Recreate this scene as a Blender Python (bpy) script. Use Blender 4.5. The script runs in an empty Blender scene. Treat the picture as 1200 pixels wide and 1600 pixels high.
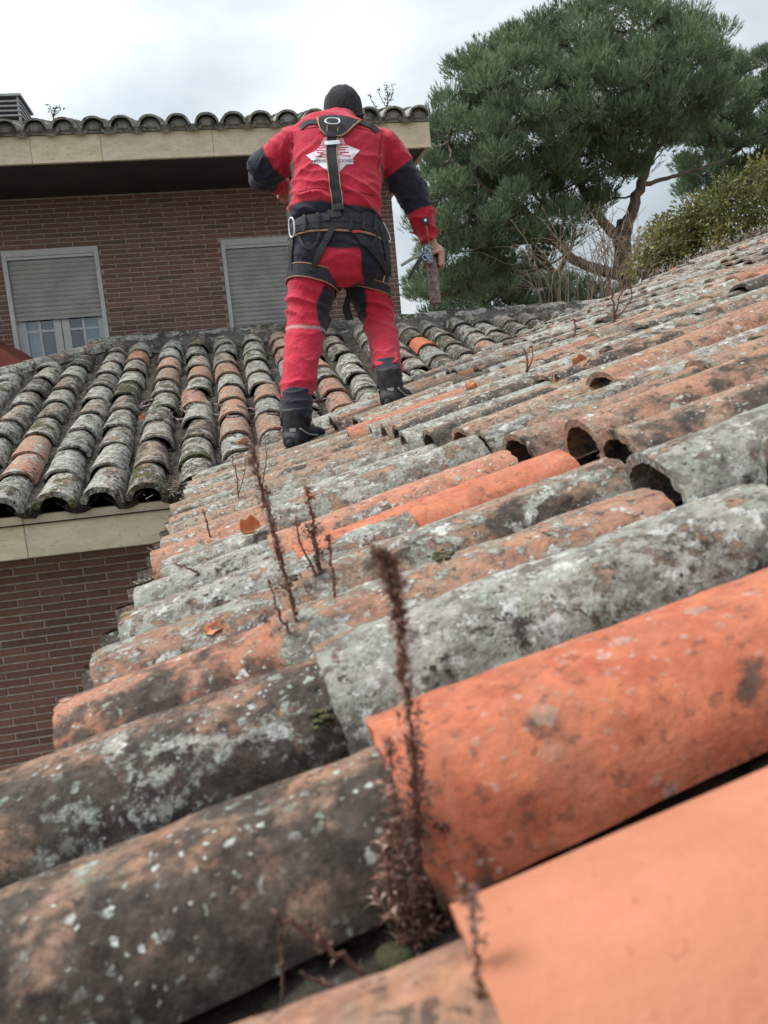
import bpy, bmesh, math, random
import numpy as np
from mathutils import Vector, Matrix, noise
from mathutils.bvhtree import BVHTree

random.seed(7)
rnd = random.Random(11)
R = math.radians
SC = bpy.context.scene
COL = SC.collection

# ------------------------------------------------------------------ camera
FPX = 1300.0                       # focal length in pixels of the 1200x1600 photograph
CM = ((0.9791, -0.1817, -0.0918), (-0.1146, -0.1193, -0.9862), (0.1682, 0.9761, -0.1376))
cr, cd, cf = (Vector(v).normalized() for v in CM)
cam_data = bpy.data.cameras.new('camera')
cam = bpy.data.objects.new('camera', cam_data)
COL.objects.link(cam)
cam.matrix_world = Matrix(((cr.x, -cd.x, -cf.x, 0), (cr.y, -cd.y, -cf.y, 0), (cr.z, -cd.z, -cf.z, 0), (0, 0, 0, 1)))
cam_data.sensor_fit = 'VERTICAL'
cam_data.sensor_height = 36.0
cam_data.lens = 36.0 * FPX / 1600.0
cam_data.clip_start = 0.02
cam_data.clip_end = 2000
cam_data.dof.use_dof = True
cam_data.dof.focus_distance = 3.9
cam_data.dof.aperture_fstop = 10.5
SC.camera = cam

# ------------------------------------------------------------------ sky, sun, exposure
SUN_EL, SUN_AZ = R(58), R(-72)     # azimuth measured from +Y towards +X
world = bpy.data.worlds.new('World')
SC.world = world
world.use_nodes = True
wt = world.node_tree
wt.nodes.clear()
def WN(t, **kw):
    n = wt.nodes.new(t)
    for k, v in kw.items(): setattr(n, k, v)
    return n
w_out = WN('ShaderNodeOutputWorld')
w_bg = WN('ShaderNodeBackground')
w_sky = WN('ShaderNodeTexSky', sky_type='NISHITA', sun_disc=False, sun_elevation=SUN_EL, sun_rotation=SUN_AZ)
w_sky.air_density = 1.0; w_sky.dust_density = 2.5
w_tc = WN('ShaderNodeTexCoord')
w_map = WN('ShaderNodeMapping'); w_map.inputs['Scale'].default_value = (1.0, 1.0, 2.6); w_map.inputs['Location'].default_value = (1.87, 2.26, -7.82)
wt.links.new(w_tc.outputs['Generated'], w_map.inputs['Vector'])
w_n = WN('ShaderNodeTexNoise'); w_n.inputs['Scale'].default_value = 2.3; w_n.inputs['Detail'].default_value = 6; w_n.inputs['Roughness'].default_value = 0.5
w_n.inputs['Distortion'].default_value = 0.25
wt.links.new(w_map.outputs[0], w_n.inputs['Vector'])
w_ramp = WN('ShaderNodeValToRGB')
w_ramp.color_ramp.elements[0].position = 0.34; w_ramp.color_ramp.elements[0].color = (3.0, 3.45, 3.75, 1)
w_ramp.color_ramp.elements[1].position = 0.66; w_ramp.color_ramp.elements[1].color = (6.6, 6.95, 7.1, 1)
wt.links.new(w_n.outputs['Fac'], w_ramp.inputs[0])
# the cloud sheet is thinner, so brighter, round the hidden sun
w_dot = WN('ShaderNodeVectorMath', operation='DOT_PRODUCT')
w_nrm = WN('ShaderNodeVectorMath', operation='NORMALIZE')
wt.links.new(w_tc.outputs['Generated'], w_nrm.inputs[0])
wt.links.new(w_nrm.outputs[0], w_dot.inputs[0])
w_dot.inputs[1].default_value = (math.sin(SUN_AZ) * math.cos(SUN_EL), math.cos(SUN_AZ) * math.cos(SUN_EL), math.sin(SUN_EL))
w_glow = WN('ShaderNodeMapRange'); w_glow.interpolation_type = 'SMOOTHSTEP'
w_glow.inputs['From Min'].default_value = 0.25; w_glow.inputs['From Max'].default_value = 1.0
w_glow.inputs['To Min'].default_value = 0.90; w_glow.inputs['To Max'].default_value = 1.9
wt.links.new(w_dot.outputs['Value'], w_glow.inputs['Value'])
w_mul = WN('ShaderNodeVectorMath', operation='SCALE')
wt.links.new(w_ramp.outputs[0], w_mul.inputs[0]); wt.links.new(w_glow.outputs[0], w_mul.inputs['Scale'])
w_mix = WN('ShaderNodeMix', data_type='RGBA'); w_mix.inputs[0].default_value = 0.86
wt.links.new(w_sky.outputs[0], w_mix.inputs[6]); wt.links.new(w_mul.outputs[0], w_mix.inputs[7])
wt.links.new(w_mix.outputs[2], w_bg.inputs['Color'])
w_bg.inputs['Strength'].default_value = 0.11
wt.links.new(w_bg.outputs[0], w_out.inputs['Surface'])

sun_data = bpy.data.lights.new('sun', 'SUN')
sun_data.energy = 2.2; sun_data.angle = R(24); sun_data.color = (1.0, 0.965, 0.91)
sun = bpy.data.objects.new('sun', sun_data); COL.objects.link(sun)
sd = Vector((math.sin(SUN_AZ) * math.cos(SUN_EL), math.cos(SUN_AZ) * math.cos(SUN_EL), math.sin(SUN_EL)))
sun.rotation_euler = sd.to_track_quat('Z', 'Y').to_euler()
SC.view_settings.view_transform = 'Standard'
SC.view_settings.look = 'None'
SC.view_settings.gamma = 1.0
SC.view_settings.use_curve_mapping = False
SC.view_settings.exposure = 0.70

# ------------------------------------------------------------------ helpers
def at(px, py, Y):
    """the point at depth Y seen at pixel (px, py) of the photograph"""
    d = cr * ((px - 600) / FPX) + cd * ((py - 800) / FPX) + cf
    return d * (Y / d.y)
def link(o, parent=None):
    COL.objects.link(o)
    if parent is not None: o.parent = parent
    return o
def tag(o, label=None, cat=None, group=None, kind=None):
    if label: o['label'] = label
    if cat: o['category'] = cat
    if group: o['group'] = group
    if kind: o['kind'] = kind
    return o
def empty(name, loc=(0, 0, 0), parent=None):
    o = bpy.data.objects.new(name, None); o.location = loc; o.empty_display_size = 0.1
    return link(o, parent)
class MB:
    def __init__(s): s.v = []; s.f = []; s.c = []
    def add(s, vs, fs, col=None):
        b = len(s.v); s.v += [tuple(v) for v in vs]; s.f += [tuple(i + b for i in f) for f in fs]
        if col is not None: s.c += [col] * len(vs)
    def box(s, lo, hi, col=None):
        x0, y0, z0 = lo; x1, y1, z1 = hi
        s.add([(x0,y0,z0),(x1,y0,z0),(x1,y1,z0),(x0,y1,z0),(x0,y0,z1),(x1,y0,z1),(x1,y1,z1),(x0,y1,z1)],
              [(3,2,1,0),(4,5,6,7),(0,1,5,4),(1,2,6,5),(2,3,7,6),(3,0,4,7)], col)
    def tube(s, pts, radii, n=8, col=None, caps=True):
        pts = [Vector(p) for p in pts]
        if not hasattr(radii, '__len__'): radii = [radii] * len(pts)
        t0 = (pts[1] - pts[0]).normalized()
        a = t0.orthogonal().normalized(); vs = []
        for i, p in enumerate(pts):
            t = (pts[min(i + 1, len(pts) - 1)] - pts[max(i - 1, 0)])
            t = t.normalized() if t.length > 1e-9 else t0
            a = a - t * a.dot(t)
            a = a.normalized() if a.length > 1e-6 else t.orthogonal().normalized()
            b = t.cross(a)
            for k in range(n):
                w = 2 * math.pi * k / n
                vs.append(p + (a * math.cos(w) + b * math.sin(w)) * radii[i])
        fs = [(i * n + k, i * n + (k + 1) % n, (i + 1) * n + (k + 1) % n, (i + 1) * n + k) for i in range(len(pts) - 1) for k in range(n)]
        if caps: fs += [tuple(range(n))[::-1], tuple(range((len(pts) - 1) * n, len(pts) * n))]
        s.add(vs, fs, col)
    def mesh(s, name):
        me = bpy.data.meshes.new(name); me.from_pydata(s.v, [], s.f)
        if s.c:
            at_ = me.color_attributes.new('tcol', 'FLOAT_COLOR', 'POINT')
            at_.data.foreach_set('color', np.array(s.c, dtype=np.float32).ravel())
        me.update()
        return me
    def build(s, name, mat, parent=None, smooth=False, ang=None):
        me = s.mesh(name)
        if smooth: shade(me, ang)
        return mobj(name, me, mat, parent)
def shade(me, ang=None):
    me.polygons.foreach_set('use_smooth', [True] * len(me.polygons))
    if ang: me.set_sharp_from_angle(angle=R(ang))
    me.update()
def mobj(name, me, mat, parent=None):
    if mat is not None and not me.materials: me.materials.append(mat)
    o = bpy.data.objects.new(name, me)
    return link(o, parent)
def catmull(P, n=8):
    P = [Vector(p) for p in P]; out = []
    for i in range(len(P) - 1):
        a = P[max(i - 1, 0)]; b = P[i]; c = P[i + 1]; d = P[min(i + 2, len(P) - 1)]
        for k in range(n):
            t = k / n
            out.append(0.5 * ((2 * b) + (c - a) * t + (2 * a - 5 * b + 4 * c - d) * t * t + (3 * b - a - 3 * c + d) * t ** 3))
    out.append(P[-1]); return out
def nz(p, s=1.0, seed=0.0):
    return noise.noise(Vector((p[0] * s + seed * 7.3, p[1] * s - seed * 3.1, p[2] * s + seed * 5.7)))

# ------------------------------------------------------------------ materials
class NT:
    def __init__(s, name):
        s.m = bpy.data.materials.new(name); s.m.use_nodes = True; s.t = s.m.node_tree
        s.b = s.t.nodes['Principled BSDF']
    def n(s, typ, ins=None, **kw):
        nd = s.t.nodes.new(typ)
        for k, v in kw.items(): setattr(nd, k, v)
        for k, v in (ins or {}).items(): s.set(nd.inputs[k], v)
        return nd
    def set(s, sock, v):
        if hasattr(v, 'is_output') or isinstance(v, bpy.types.NodeSocket): s.t.links.new(v, sock)
        else: sock.default_value = v
    def noise(s, vec, scale, detail=4, rough=0.55, dist=0.0):
        return s.n('ShaderNodeTexNoise', {'Vector': vec, 'Scale': scale, 'Detail': detail, 'Roughness': rough, 'Distortion': dist}).outputs['Fac']
    def mix(s, f, a, b, mode='MIX'):
        nd = s.n('ShaderNodeMix', data_type='RGBA', blend_type=mode)
        s.set(nd.inputs[0], f)
        for i, c in ((6, a), (7, b)):
            if isinstance(c, tuple) and len(c) == 3: c = c + (1,)
            s.set(nd.inputs[i], c)
        return nd.outputs[2]
    def math(s, op, a, b=0.0, c=0.0):
        nd = s.n('ShaderNodeMath', operation=op)
        s.set(nd.inputs[0], a); s.set(nd.inputs[1], b); s.set(nd.inputs[2], c)
        return nd.outputs[0]
    def rng(s, v, a, b, c=0.0, d=1.0, smooth=True):
        nd = s.n('ShaderNodeMapRange', {'Value': v, 'From Min': a, 'From Max': b, 'To Min': c, 'To Max': d})
        nd.interpolation_type = 'SMOOTHSTEP' if smooth else 'LINEAR'
        return nd.outputs[0]
    def shift(s, vec, off):
        nd = s.n('ShaderNodeVectorMath', operation='ADD'); s.set(nd.inputs[0], vec); s.set(nd.inputs[1], off)
        return nd.outputs[0]
    def bump(s, h, strength=0.5, dist=0.01, prev=None):
        nd = s.n('ShaderNodeBump', {'Height': h, 'Strength': strength, 'Distance': dist})
        if prev is not None: s.set(nd.inputs['Normal'], prev)
        return nd.outputs[0]
    def done(s, col=None, rough=None, normal=None, **kw):
        if col is not None:
            if isinstance(col, tuple) and len(col) == 3: col = col + (1,)
            s.set(s.b.inputs['Base Color'], col)
        if rough is not None: s.set(s.b.inputs['Roughness'], rough)
        if normal is not None: s.set(s.b.inputs['Normal'], normal)
        for k, v in kw.items(): s.set(s.b.inputs[k], v)
        return s.m

def tile_material(name, per_object):
    m = NT(name)
    if per_object:
        oi = m.n('ShaderNodeObjectInfo')
        sep = m.n('ShaderNodeSeparateColor', {0: oi.outputs['Color']})
        alpha, rand = oi.outputs['Alpha'], oi.outputs['Random']
        tc = m.n('ShaderNodeTexCoord').outputs['Object']
        off = m.n('ShaderNodeCombineXYZ', {0: m.math('MULTIPLY', rand, 61.0), 1: m.math('MULTIPLY', rand, 23.0), 2: m.math('MULTIPLY', rand, 47.0)}).outputs[0]
        vec = m.shift(tc, off)
    else:
        an = m.n('ShaderNodeAttribute', attribute_name='tcol')
        sep = m.n('ShaderNodeSeparateColor', {0: an.outputs['Color']})
        alpha = an.outputs['Alpha']
        vec = m.n('ShaderNodeNewGeometry').outputs['Position']
        rand = m.rng(m.noise(vec, 2.1, 1), 0.3, 0.7)
    fresh, lich, alg = sep.outputs[0], sep.outputs[1], sep.outputs[2]
    big = m.noise(vec, 14.0, 7, 0.66, 0.3)
    big2 = m.noise(m.shift(vec, (3.3, 1.7, 9.1)), 19.0, 8, 0.68, 0.4)
    big3 = m.noise(m.shift(vec, (7.9, 4.2, 2.6)), 13.0, 8, 0.70, 0.5)
    med = m.noise(m.shift(vec, (1.1, 8.2, 3.3)), 34.0, 5, 0.6)
    fine = m.noise(m.shift(vec, (5.1, 2.2, 7.3)), 150.0, 4, 0.6)
    f2 = m.math('POWER', fresh, 2.4)
    base = m.mix(f2, (0.27, 0.200, 0.150), (0.47, 0.155, 0.088))
    base = m.mix(m.rng(med, 0.38, 0.64), base, m.mix(f2, (0.19, 0.135, 0.098), (0.40, 0.112, 0.060)))
    pale = m.math('MULTIPLY', m.rng(m.math('ADD', m.math('MULTIPLY', big2, .6), m.math('MULTIPLY', med, .4)), 0.47, 0.60), m.math('SUBTRACT', 0.85, m.math('MULTIPLY', fresh, 0.72)))
    base = m.mix(pale, base, (0.36, 0.30, 0.215))
    warm = m.math('MULTIPLY', m.rng(m.noise(m.shift(vec, (12, 4, 8)), 24.0, 6, 0.68), 0.50, 0.62), 0.75)
    base = m.mix(warm, base, m.mix(f2, (0.325, 0.195, 0.125), (0.54, 0.185, 0.095)))
    # pits and flecks of dirt
    fl = m.math('MULTIPLY', m.rng(m.noise(m.shift(vec, (2, 2, 2)), 62.0, 5, 0.7), 0.565, 0.63), m.math('SUBTRACT', 0.92, m.math('MULTIPLY', f2, 0.45)))
    base = m.mix(fl, base, (0.055, 0.042, 0.036))
    # black algae, worn off the crest of each tile
    if per_object:
        oy = m.n('ShaderNodeSeparateXYZ', {0: tc}).outputs[1]
        big = m.math('SUBTRACT', big, m.rng(m.math('ABSOLUTE', oy), 0.0, 0.06, 0.13, 0.0))
    th = m.math('SUBTRACT', 0.80, m.math('MULTIPLY', alg, 0.46))
    grain = m.noise(m.shift(vec, (6, 3, 9)), 52.0, 7, 0.72)
    sA = m.math('ADD', m.math('MULTIPLY', big, 0.75), m.math('MULTIPLY', m.math('ADD', m.math('MULTIPLY', med, .5), m.math('MULTIPLY', grain, .5)), 0.38))
    fA = m.rng(m.math('SUBTRACT', sA, th), -0.06, 0.06)
    c = m.mix(m.math('MULTIPLY', fA, 0.93), base, m.mix(m.rng(grain, 0.38, 0.62), (0.024, 0.022, 0.020), (0.085, 0.070, 0.058)))
    # grey and green-grey crusts
    thL = m.math('SUBTRACT', 0.80, m.math('MULTIPLY', lich, 0.42))
    sL = m.math('ADD', m.math('MULTIPLY', big3, 0.8), m.math('MULTIPLY', med, 0.14))
    sL = m.math('ADD', sL, m.math('MULTIPLY', m.math('SUBTRACT', grain, 0.4), 0.40))
    fL = m.rng(m.math('SUBTRACT', sL, thL), -0.025, 0.035)
    crust = m.mix(m.rng(big2, 0.42, 0.58), (0.35, 0.335, 0.295), (0.29, 0.305, 0.26))
    crust = m.mix(m.rng(m.noise(m.shift(vec, (9, 1, 4)), 30.0, 7, 0.72), 0.47, 0.58), crust, (0.165, 0.155, 0.135))
    crust = m.mix(m.rng(m.noise(m.shift(vec, (4, 6, 1)), 42.0, 5, 0.7), 0.55, 0.62), crust, (0.50, 0.51, 0.48))
    crust = m.mix(m.rng(m.noise(m.shift(vec, (14, 2, 1)), 85.0, 5, 0.7), 0.585, 0.65), crust, (0.05, 0.046, 0.04))
    c = m.mix(m.math('MULTIPLY', fL, 0.93), c, crust)
    # round white rosettes
    wob = m.n('ShaderNodeTexNoise', {'Vector': vec, 'Scale': 75.0, 'Detail': 5})
    dv = m.n('ShaderNodeVectorMath', {0: wob.outputs['Color'], 'Scale': 0.017}, operation='SCALE').outputs[0]
    vv = m.shift(vec, dv)
    spots = None
    for sc, lim, o in ((38.0, 0.36, (0, 0, 0)), (80.0, 0.40, (3, 5, 8)), (140.0, 0.42, (1, 5, 3)), (19.0, 0.17, (6, 1, 2))):
        vo = m.n('ShaderNodeTexVoronoi', {'Vector': m.shift(vv, o), 'Scale': sc, 'Randomness': 1.0})
        cs = m.n('ShaderNodeSeparateColor', {0: vo.outputs['Color']})
        rad = m.math('MULTIPLY', m.rng(cs.outputs[0], 0.35, 1.0, 0.0, 1.0, False), lim)
        f = m.rng(m.math('SUBTRACT', rad, vo.outputs['Distance']), -0.03, 0.10)
        spots = f if spots is None else m.math('MAXIMUM', spots, f)
    clump = m.rng(m.noise(m.shift(vec, (8, 8, 1)), 12.0, 4, 0.6), 0.42, 0.56)
    fS = m.math('MULTIPLY', m.math('MULTIPLY', spots, clump), m.rng(m.math('ADD', lich, m.math('MULTIPLY', alg, 0.7)), 0.05, 0.6))
    fS = m.math('MULTIPLY', fS, m.rng(m.math('ADD', m.math('MULTIPLY', grain, .5), m.math('MULTIPLY', fine, .5)), 0.36, 0.52, 0.25, 1.0))
    c = m.mix(m.math('MULTIPLY', fS, 0.92), c, m.mix(m.rng(big2, 0.45, 0.58), m.mix(m.rng(fine, 0.38, 0.6), (0.36, 0.37, 0.34), (0.58, 0.595, 0.56)), (0.30, 0.35, 0.29)))
    # moss
    thM = m.math('SUBTRACT', 0.90, m.math('MULTIPLY', alpha, 0.46))
    sM = m.math('ADD', m.noise(m.shift(vec, (1, 9, 6)), 10.0, 5, 0.6), m.math('MULTIPLY', m.math('SUBTRACT', fine, 0.5), 0.35))
    fM = m.rng(m.math('SUBTRACT', sM, thM), -0.01, 0.05)
    c = m.mix(fM, c, m.mix(m.rng(fine, 0.4, 0.7), (0.04, 0.045, 0.016), (0.13, 0.14, 0.045)))
    mot = m.math('ADD', m.math('MULTIPLY', m.noise(m.shift(vec, (3, 11, 5)), 48.0, 8, 0.78), 0.6), m.math('MULTIPLY', m.noise(m.shift(vec, (2, 7, 15)), 170.0, 5, 0.7), 0.4))
    lowm = m.math('SUBTRACT', 1.0, m.math('MULTIPLY', f2, 0.55))
    mv = m.math('ADD', 1.0, m.math('MULTIPLY', m.math('SUBTRACT', m.rng(mot, 0.36, 0.64, 0.50, 1.42, False), 1.0), lowm))
    mv = m.math('MULTIPLY', mv, m.rng(rand, 0, 1, 0.84, 1.14, False))
    hv = m.n('ShaderNodeHueSaturation', {'Color': c, 'Value': mv}).outputs[0]
    h = m.math('ADD', m.math('MULTIPLY', med, 0.35), m.math('MULTIPLY', fine, 0.30))
    h = m.math('ADD', h, m.math('MULTIPLY', fL, 0.35)); h = m.math('ADD', h, m.math('MULTIPLY', fS, 0.35)); h = m.math('ADD', h, m.math('MULTIPLY', fM, 0.9))
    h = m.math('ADD', h, m.math('MULTIPLY', m.math('ADD', grain, mot), 0.55)); bs = m.math('SUBTRACT', 1.0, m.math('MULTIPLY', fresh, 0.45))
    return m.done(hv, 0.93, m.bump(h, bs, 0.0062), **{'Specular IOR Level': 0.25})

def simple(name, col, rough=0.8, nscale=None, amt=0.25, bump=0.0, metal=0.0, spec=0.4, bscale=None):
    m = NT(name); c = tuple(col) + (1,); nrm = None
    if nscale:
        tc = m.n('ShaderNodeTexCoord').outputs['Object']
        f = m.noise(tc, nscale, 5, 0.6)
        lo = tuple(x * (1 - amt) for x in col); hi = tuple(min(1, x * (1 + amt)) for x in col)
        c = m.mix(m.rng(f, 0.3, 0.7), lo, hi)
        if bump: nrm = m.bump(m.noise(tc, bscale or nscale * 3, 4), bump, 0.004)
    return m.done(c, rough, nrm, Metallic=metal, **{'Specular IOR Level': spec})

M = {}
M['tile'] = tile_material('weathered_tile', True)
M['tile_mass'] = tile_material('weathered_tile_mass', False)
def fresh_tile():
    m = NT('new_terracotta'); tc = m.n('ShaderNodeTexCoord').outputs['Object']
    a = m.noise(tc, 14, 4, 0.6); b = m.noise(tc, 220, 3, 0.6); d = m.noise(m.shift(tc, (3, 1, 2)), 60, 4, 0.65)
    c = m.mix(m.rng(a, 0.3, 0.7), (0.40, 0.155, 0.086), (0.47, 0.190, 0.112))
    c = m.mix(m.rng(d, 0.62, 0.75, 0, 0.35), c, (0.50, 0.235, 0.15))
    pz = m.noise(m.shift(tc, (1, 7, 2)), 130, 4, 0.7); c = m.mix(m.rng(pz, 0.62, 0.70, 0, .6), c, (0.27, 0.095, 0.05)); st = m.n('ShaderNodeVectorMath', {0: tc, 1: (3.0, 60.0, 60.0)}, operation='MULTIPLY').outputs[0]; c = m.mix(m.rng(m.noise(st, 1.0, 4), 0.45, 0.75, 0, .25), c, (0.37, 0.130, 0.07))
    return m.done(c, 0.85, m.bump(m.math('ADD', b, d), 0.4, 0.002), **{'Specular IOR Level': 0.3})
M['new_tile'] = fresh_tile()
def mortar_mat(name, a, b, moss, sc=9, pale=.85):
    m = NT(name); p = m.n('ShaderNodeNewGeometry').outputs['Position']
    n1 = m.noise(p, sc, 7, 0.7, 0.4); n2 = m.noise(m.shift(p, (4, 2, 1)), sc * 2.4, 6, 0.7); n3 = m.noise(p, 90, 4, 0.7)
    c = m.mix(m.rng(n1, 0.38, 0.62), a, b)
    c = m.mix(m.rng(n2, 0.54, 0.62, 0, pale), c, (0.34, 0.335, 0.30))
    c = m.mix(m.rng(m.noise(m.shift(p, (8, 1, 5)), sc * 1.6, 6, 0.7), 0.56, 0.66, 0, moss), c, (0.10, 0.115, 0.04))
    c = m.mix(m.rng(n3, 0.52, 0.68, 0, 0.8), c, (0.035, 0.03, 0.027))
    h = m.math('ADD', m.math('MULTIPLY', n2, 0.6), m.math('MULTIPLY', n3, 0.7))
    return m.done(c, 0.95, m.bump(h, 1.0, 0.012), **{'Specular IOR Level': 0.2})
M['mortar'] = mortar_mat('lichen_mortar', (0.12, 0.11, 0.095), (0.045, 0.040, 0.034), 0.7, 9, .6)
M['debris'] = mortar_mat('channel_debris', (0.062, 0.052, 0.043), (0.026, 0.022, 0.019), 0.75, 14, .25)
M['grey_mortar'] = mortar_mat('grey_mortar', (0.22, 0.215, 0.205), (0.10, 0.096, 0.09), 0.3, 16)
def brick_mat():
    m = NT('brick'); oi = m.n('ShaderNodeObjectInfo'); p = m.n('ShaderNodeNewGeometry').outputs['Position']
    rr = oi.outputs['Random']
    c = m.mix(rr, (0.185, 0.092, 0.069), (0.275, 0.145, 0.108))
    c = m.mix(m.rng(m.math('FRACT', m.math('MULTIPLY', rr, 7.13)), 0.75, 1.0, 0, 0.7), c, (0.115, 0.068, 0.062))
    c = m.mix(m.rng(m.noise(p, 45, 5, 0.7), 0.35, 0.75, 0, 0.5), c, (0.28, 0.18, 0.15))
    c = m.mix(m.rng(m.noise(p, 1.4, 3), 0.5, 0.75, 0, 0.35), c, (0.20, 0.13, 0.11))
    return m.done(c, 0.9, m.bump(m.noise(p, 160, 3), 0.4, 0.003), **{'Specular IOR Level': 0.25})
M['brick'] = brick_mat()
M['joint'] = simple('wall_joint', (0.40, 0.335, 0.30), 0.95, 30, 0.25, 0.5)
def stone_mat():
    m = NT('travertine'); oi = m.n('ShaderNodeObjectInfo'); tc = m.n('ShaderNodeNewGeometry').outputs['Position']
    v = m.n('ShaderNodeVectorMath', {0: tc, 1: (1.0, 1.0, 2.6)}, operation='MULTIPLY').outputs[0]
    v = m.shift(v, m.n('ShaderNodeCombineXYZ', {0: m.math('MULTIPLY', oi.outputs['Random'], 40.0)}).outputs[0])
    c = m.mix(m.rng(m.noise(v, 6, 6, 0.65, 0.6), 0.32, 0.68), (0.78, 0.66, 0.49), (0.62, 0.50, 0.35))
    c = m.mix(m.rng(m.noise(m.shift(v, (2, 5, 1)), 34, 5, 0.7), 0.56, 0.68, 0, 0.7), c, (0.25, 0.175, 0.12))
    c = m.mix(m.rng(m.noise(m.shift(tc, (2, 0, 9)), 9, 4, 0.6), 0.55, 0.75, 0, 0.4), c, (0.36, 0.30, 0.23))
    c = m.mix(m.rng(oi.outputs['Random'], 0, 1, 0, 0.3), c, (0.50, 0.47, 0.42))
    return m.done(c, 0.75, m.bump(m.noise(v, 40, 4), 0.25, 0.003))
M['stone'] = stone_mat()
M['soffit'] = simple('brown_soffit', (0.060, 0.048, 0.046), 0.7, 4, 0.2)
M['alu'] = simple('window_aluminium', (0.60, 0.60, 0.59), 0.45, 20, 0.06)
def shutter_mat():
    m = NT('shutter'); p = m.n('ShaderNodeNewGeometry').outputs['Position']
    c = m.mix(m.rng(m.noise(p, 5, 5, 0.6), 0.35, 0.7), (0.46, 0.45, 0.42), (0.36, 0.35, 0.325))
    c = m.mix(m.rng(m.noise(m.shift(p, (3, 3, 3)), 2.6, 4), 0.58, 0.72, 0, 0.5), c, (0.36, 0.33, 0.24))
    return m.done(c, 0.6)
M['shutter'] = shutter_mat()
def glass_mat():
    m = NT('pane_glass'); return m.done((0.012, 0.014, 0.016), 0.04, None, **{'Specular IOR Level': 1.0, 'Coat Weight': 1.0, 'Coat Roughness': 0.02})
M['glass'] = glass_mat()
M['curtain'] = simple('net_curtain', (0.62, 0.66, 0.72), 0.9, 25, 0.1)
M['dark'] = simple('dark_void', (0.012, 0.011, 0.011), 0.9)
M['grey_metal'] = simple('grey_metal', (0.36, 0.37, 0.36), 0.45, 15, 0.1, metal=0.3)
M['red_metal'] = simple('red_sheet', (0.33, 0.075, 0.055), 0.55, 10, 0.15)
M['ground'] = simple('ground_soil', (0.10, 0.10, 0.055), 0.95, 0.6, 0.4)
M['pale_mortar'] = mortar_mat('pale_mortar', (0.36, 0.355, 0.34), (0.24, 0.235, 0.22), 0.2, 12)
# ------------------------------------------------------------------ the place: measures (metres, eye height = 0)
XE, HE, LB, XH, DB = -0.242, -0.395, 3.24, -0.75, 4.072
TA, TB = R(14.8), R(16.3)
tA, tB = math.tan(TA), math.tan(TB)
GZ = -3.2
uA, nA, vA = Vector((math.cos(TA), 0, math.sin(TA))), Vector((-math.sin(TA), 0, math.cos(TA))), Vector((0, 1, 0))
uB, nB, vB = Vector((0, math.cos(TB), math.sin(TB))), Vector((0, -math.sin(TB), math.cos(TB))), Vector((-1, 0, 0))
def mat_from(o, x, y, z):
    return Matrix(((x.x, y.x, z.x, o.x), (x.y, y.y, z.y, o.y), (x.z, y.z, z.z, o.z), (0, 0, 0, 1)))
def valley_x(y): return XE + (y - DB) * tB / tA
RIDGE_Z = HE + LB * tB; RIDGE_Y = DB + LB

# ground, far beyond the roofs
g = MB(); g.add([(-900, -900, GZ), (900, -900, GZ), (900, 900, GZ), (-900, 900, GZ)], [(0, 1, 2, 3)])
tag(g.build('ground', M['ground']), kind='structure')

# ------------------------------------------------------------------ barrel tiles
def tile_mesh(name, L=0.45, r0=0.088, r1=0.070, th=0.013, nl=4, na=10, seed=0, amp=0.0016, z0=0.016, ragged=0.004, span=84, detail=False, taper=True):
    outer, inner = [], []
    for i in range(nl + 1):
        f = i / nl
        for k in range(na + 1):
            ph = R(-span + 2 * span * k / na)
            r = r0 + (r1 - r0) * f
            x = f * L
            jag = ragged * (nz((k * 0.55, f * 3, seed)) * 1.1 + 0.6 * nz((k * 1.9, f * 5, seed + 5)))
            if i in (0, nl): x += jag
            d = amp * nz((x * 14, ph * 1.3, seed * 1.7)) + amp * 0.6 * nz((x * 40, ph * 3.4, seed))
            if detail:
                q = nz((x * 75, ph * 6.0, seed + 3)); d += 0.0012 * max(0, q - 0.1) + 0.0007 * nz((x * 170, ph * 14, seed))
            sag = 0.002 * nz((x * 5, seed * 3.3, 2))
            flat = 1 - 0.06 * (math.cos(ph) ** 6)
            outer.append((x, (r + d) * math.sin(ph) + sag, (r + d) * math.cos(ph) * flat + z0))
            ri = r - th * (1 + 0.18 * nz((k * .7, f * 2, seed + 9)))
            inner.append((x, ri * math.sin(ph) + sag, ri * math.cos(ph) * flat + z0))
    n = len(outer); w = na + 1; fs = []
    for i in range(nl):
        for k in range(na):
            a = i * w + k
            fs.append((a, a + w, a + w + 1, a + 1)); fs.append((n + a, n + a + 1, n + a + w + 1, n + a + w))
        a, b = i * w, i * w + na
        fs.append((a, n + a, n + a + w, a + w)); fs.append((b, b + w, n + b + w, n + b))
    for k in range(na):
        fs.append((k, k + 1, n + k + 1, n + k)); a = nl * w + k; fs.append((a, n + a, n + a + 1, a + 1))
    me = bpy.data.meshes.new(name); me.from_pydata(outer + inner, [], fs); shade(me, 42)
    return me
LOW = [tile_mesh('roof_tile', seed=i * 3.1, amp=0.0022, na=10, nl=5) for i in range(8)]
LOWB = [tile_mesh('roof_tile', seed=90 + i * 3.1, amp=0.0026, r0=.098, r1=.080, L=.45, ragged=.006) for i in range(8)]
RIM = [tile_mesh('roof_tile', seed=120 + i * 3.1, r0=.102, r1=.086, th=.017, na=14) for i in range(4)]
THICK = [tile_mesh('roof_tile', seed=50 + i * 3.1, th=0.029, r0=.099, r1=.081, amp=0.0022, ragged=0.006) for i in range(4)]
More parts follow.
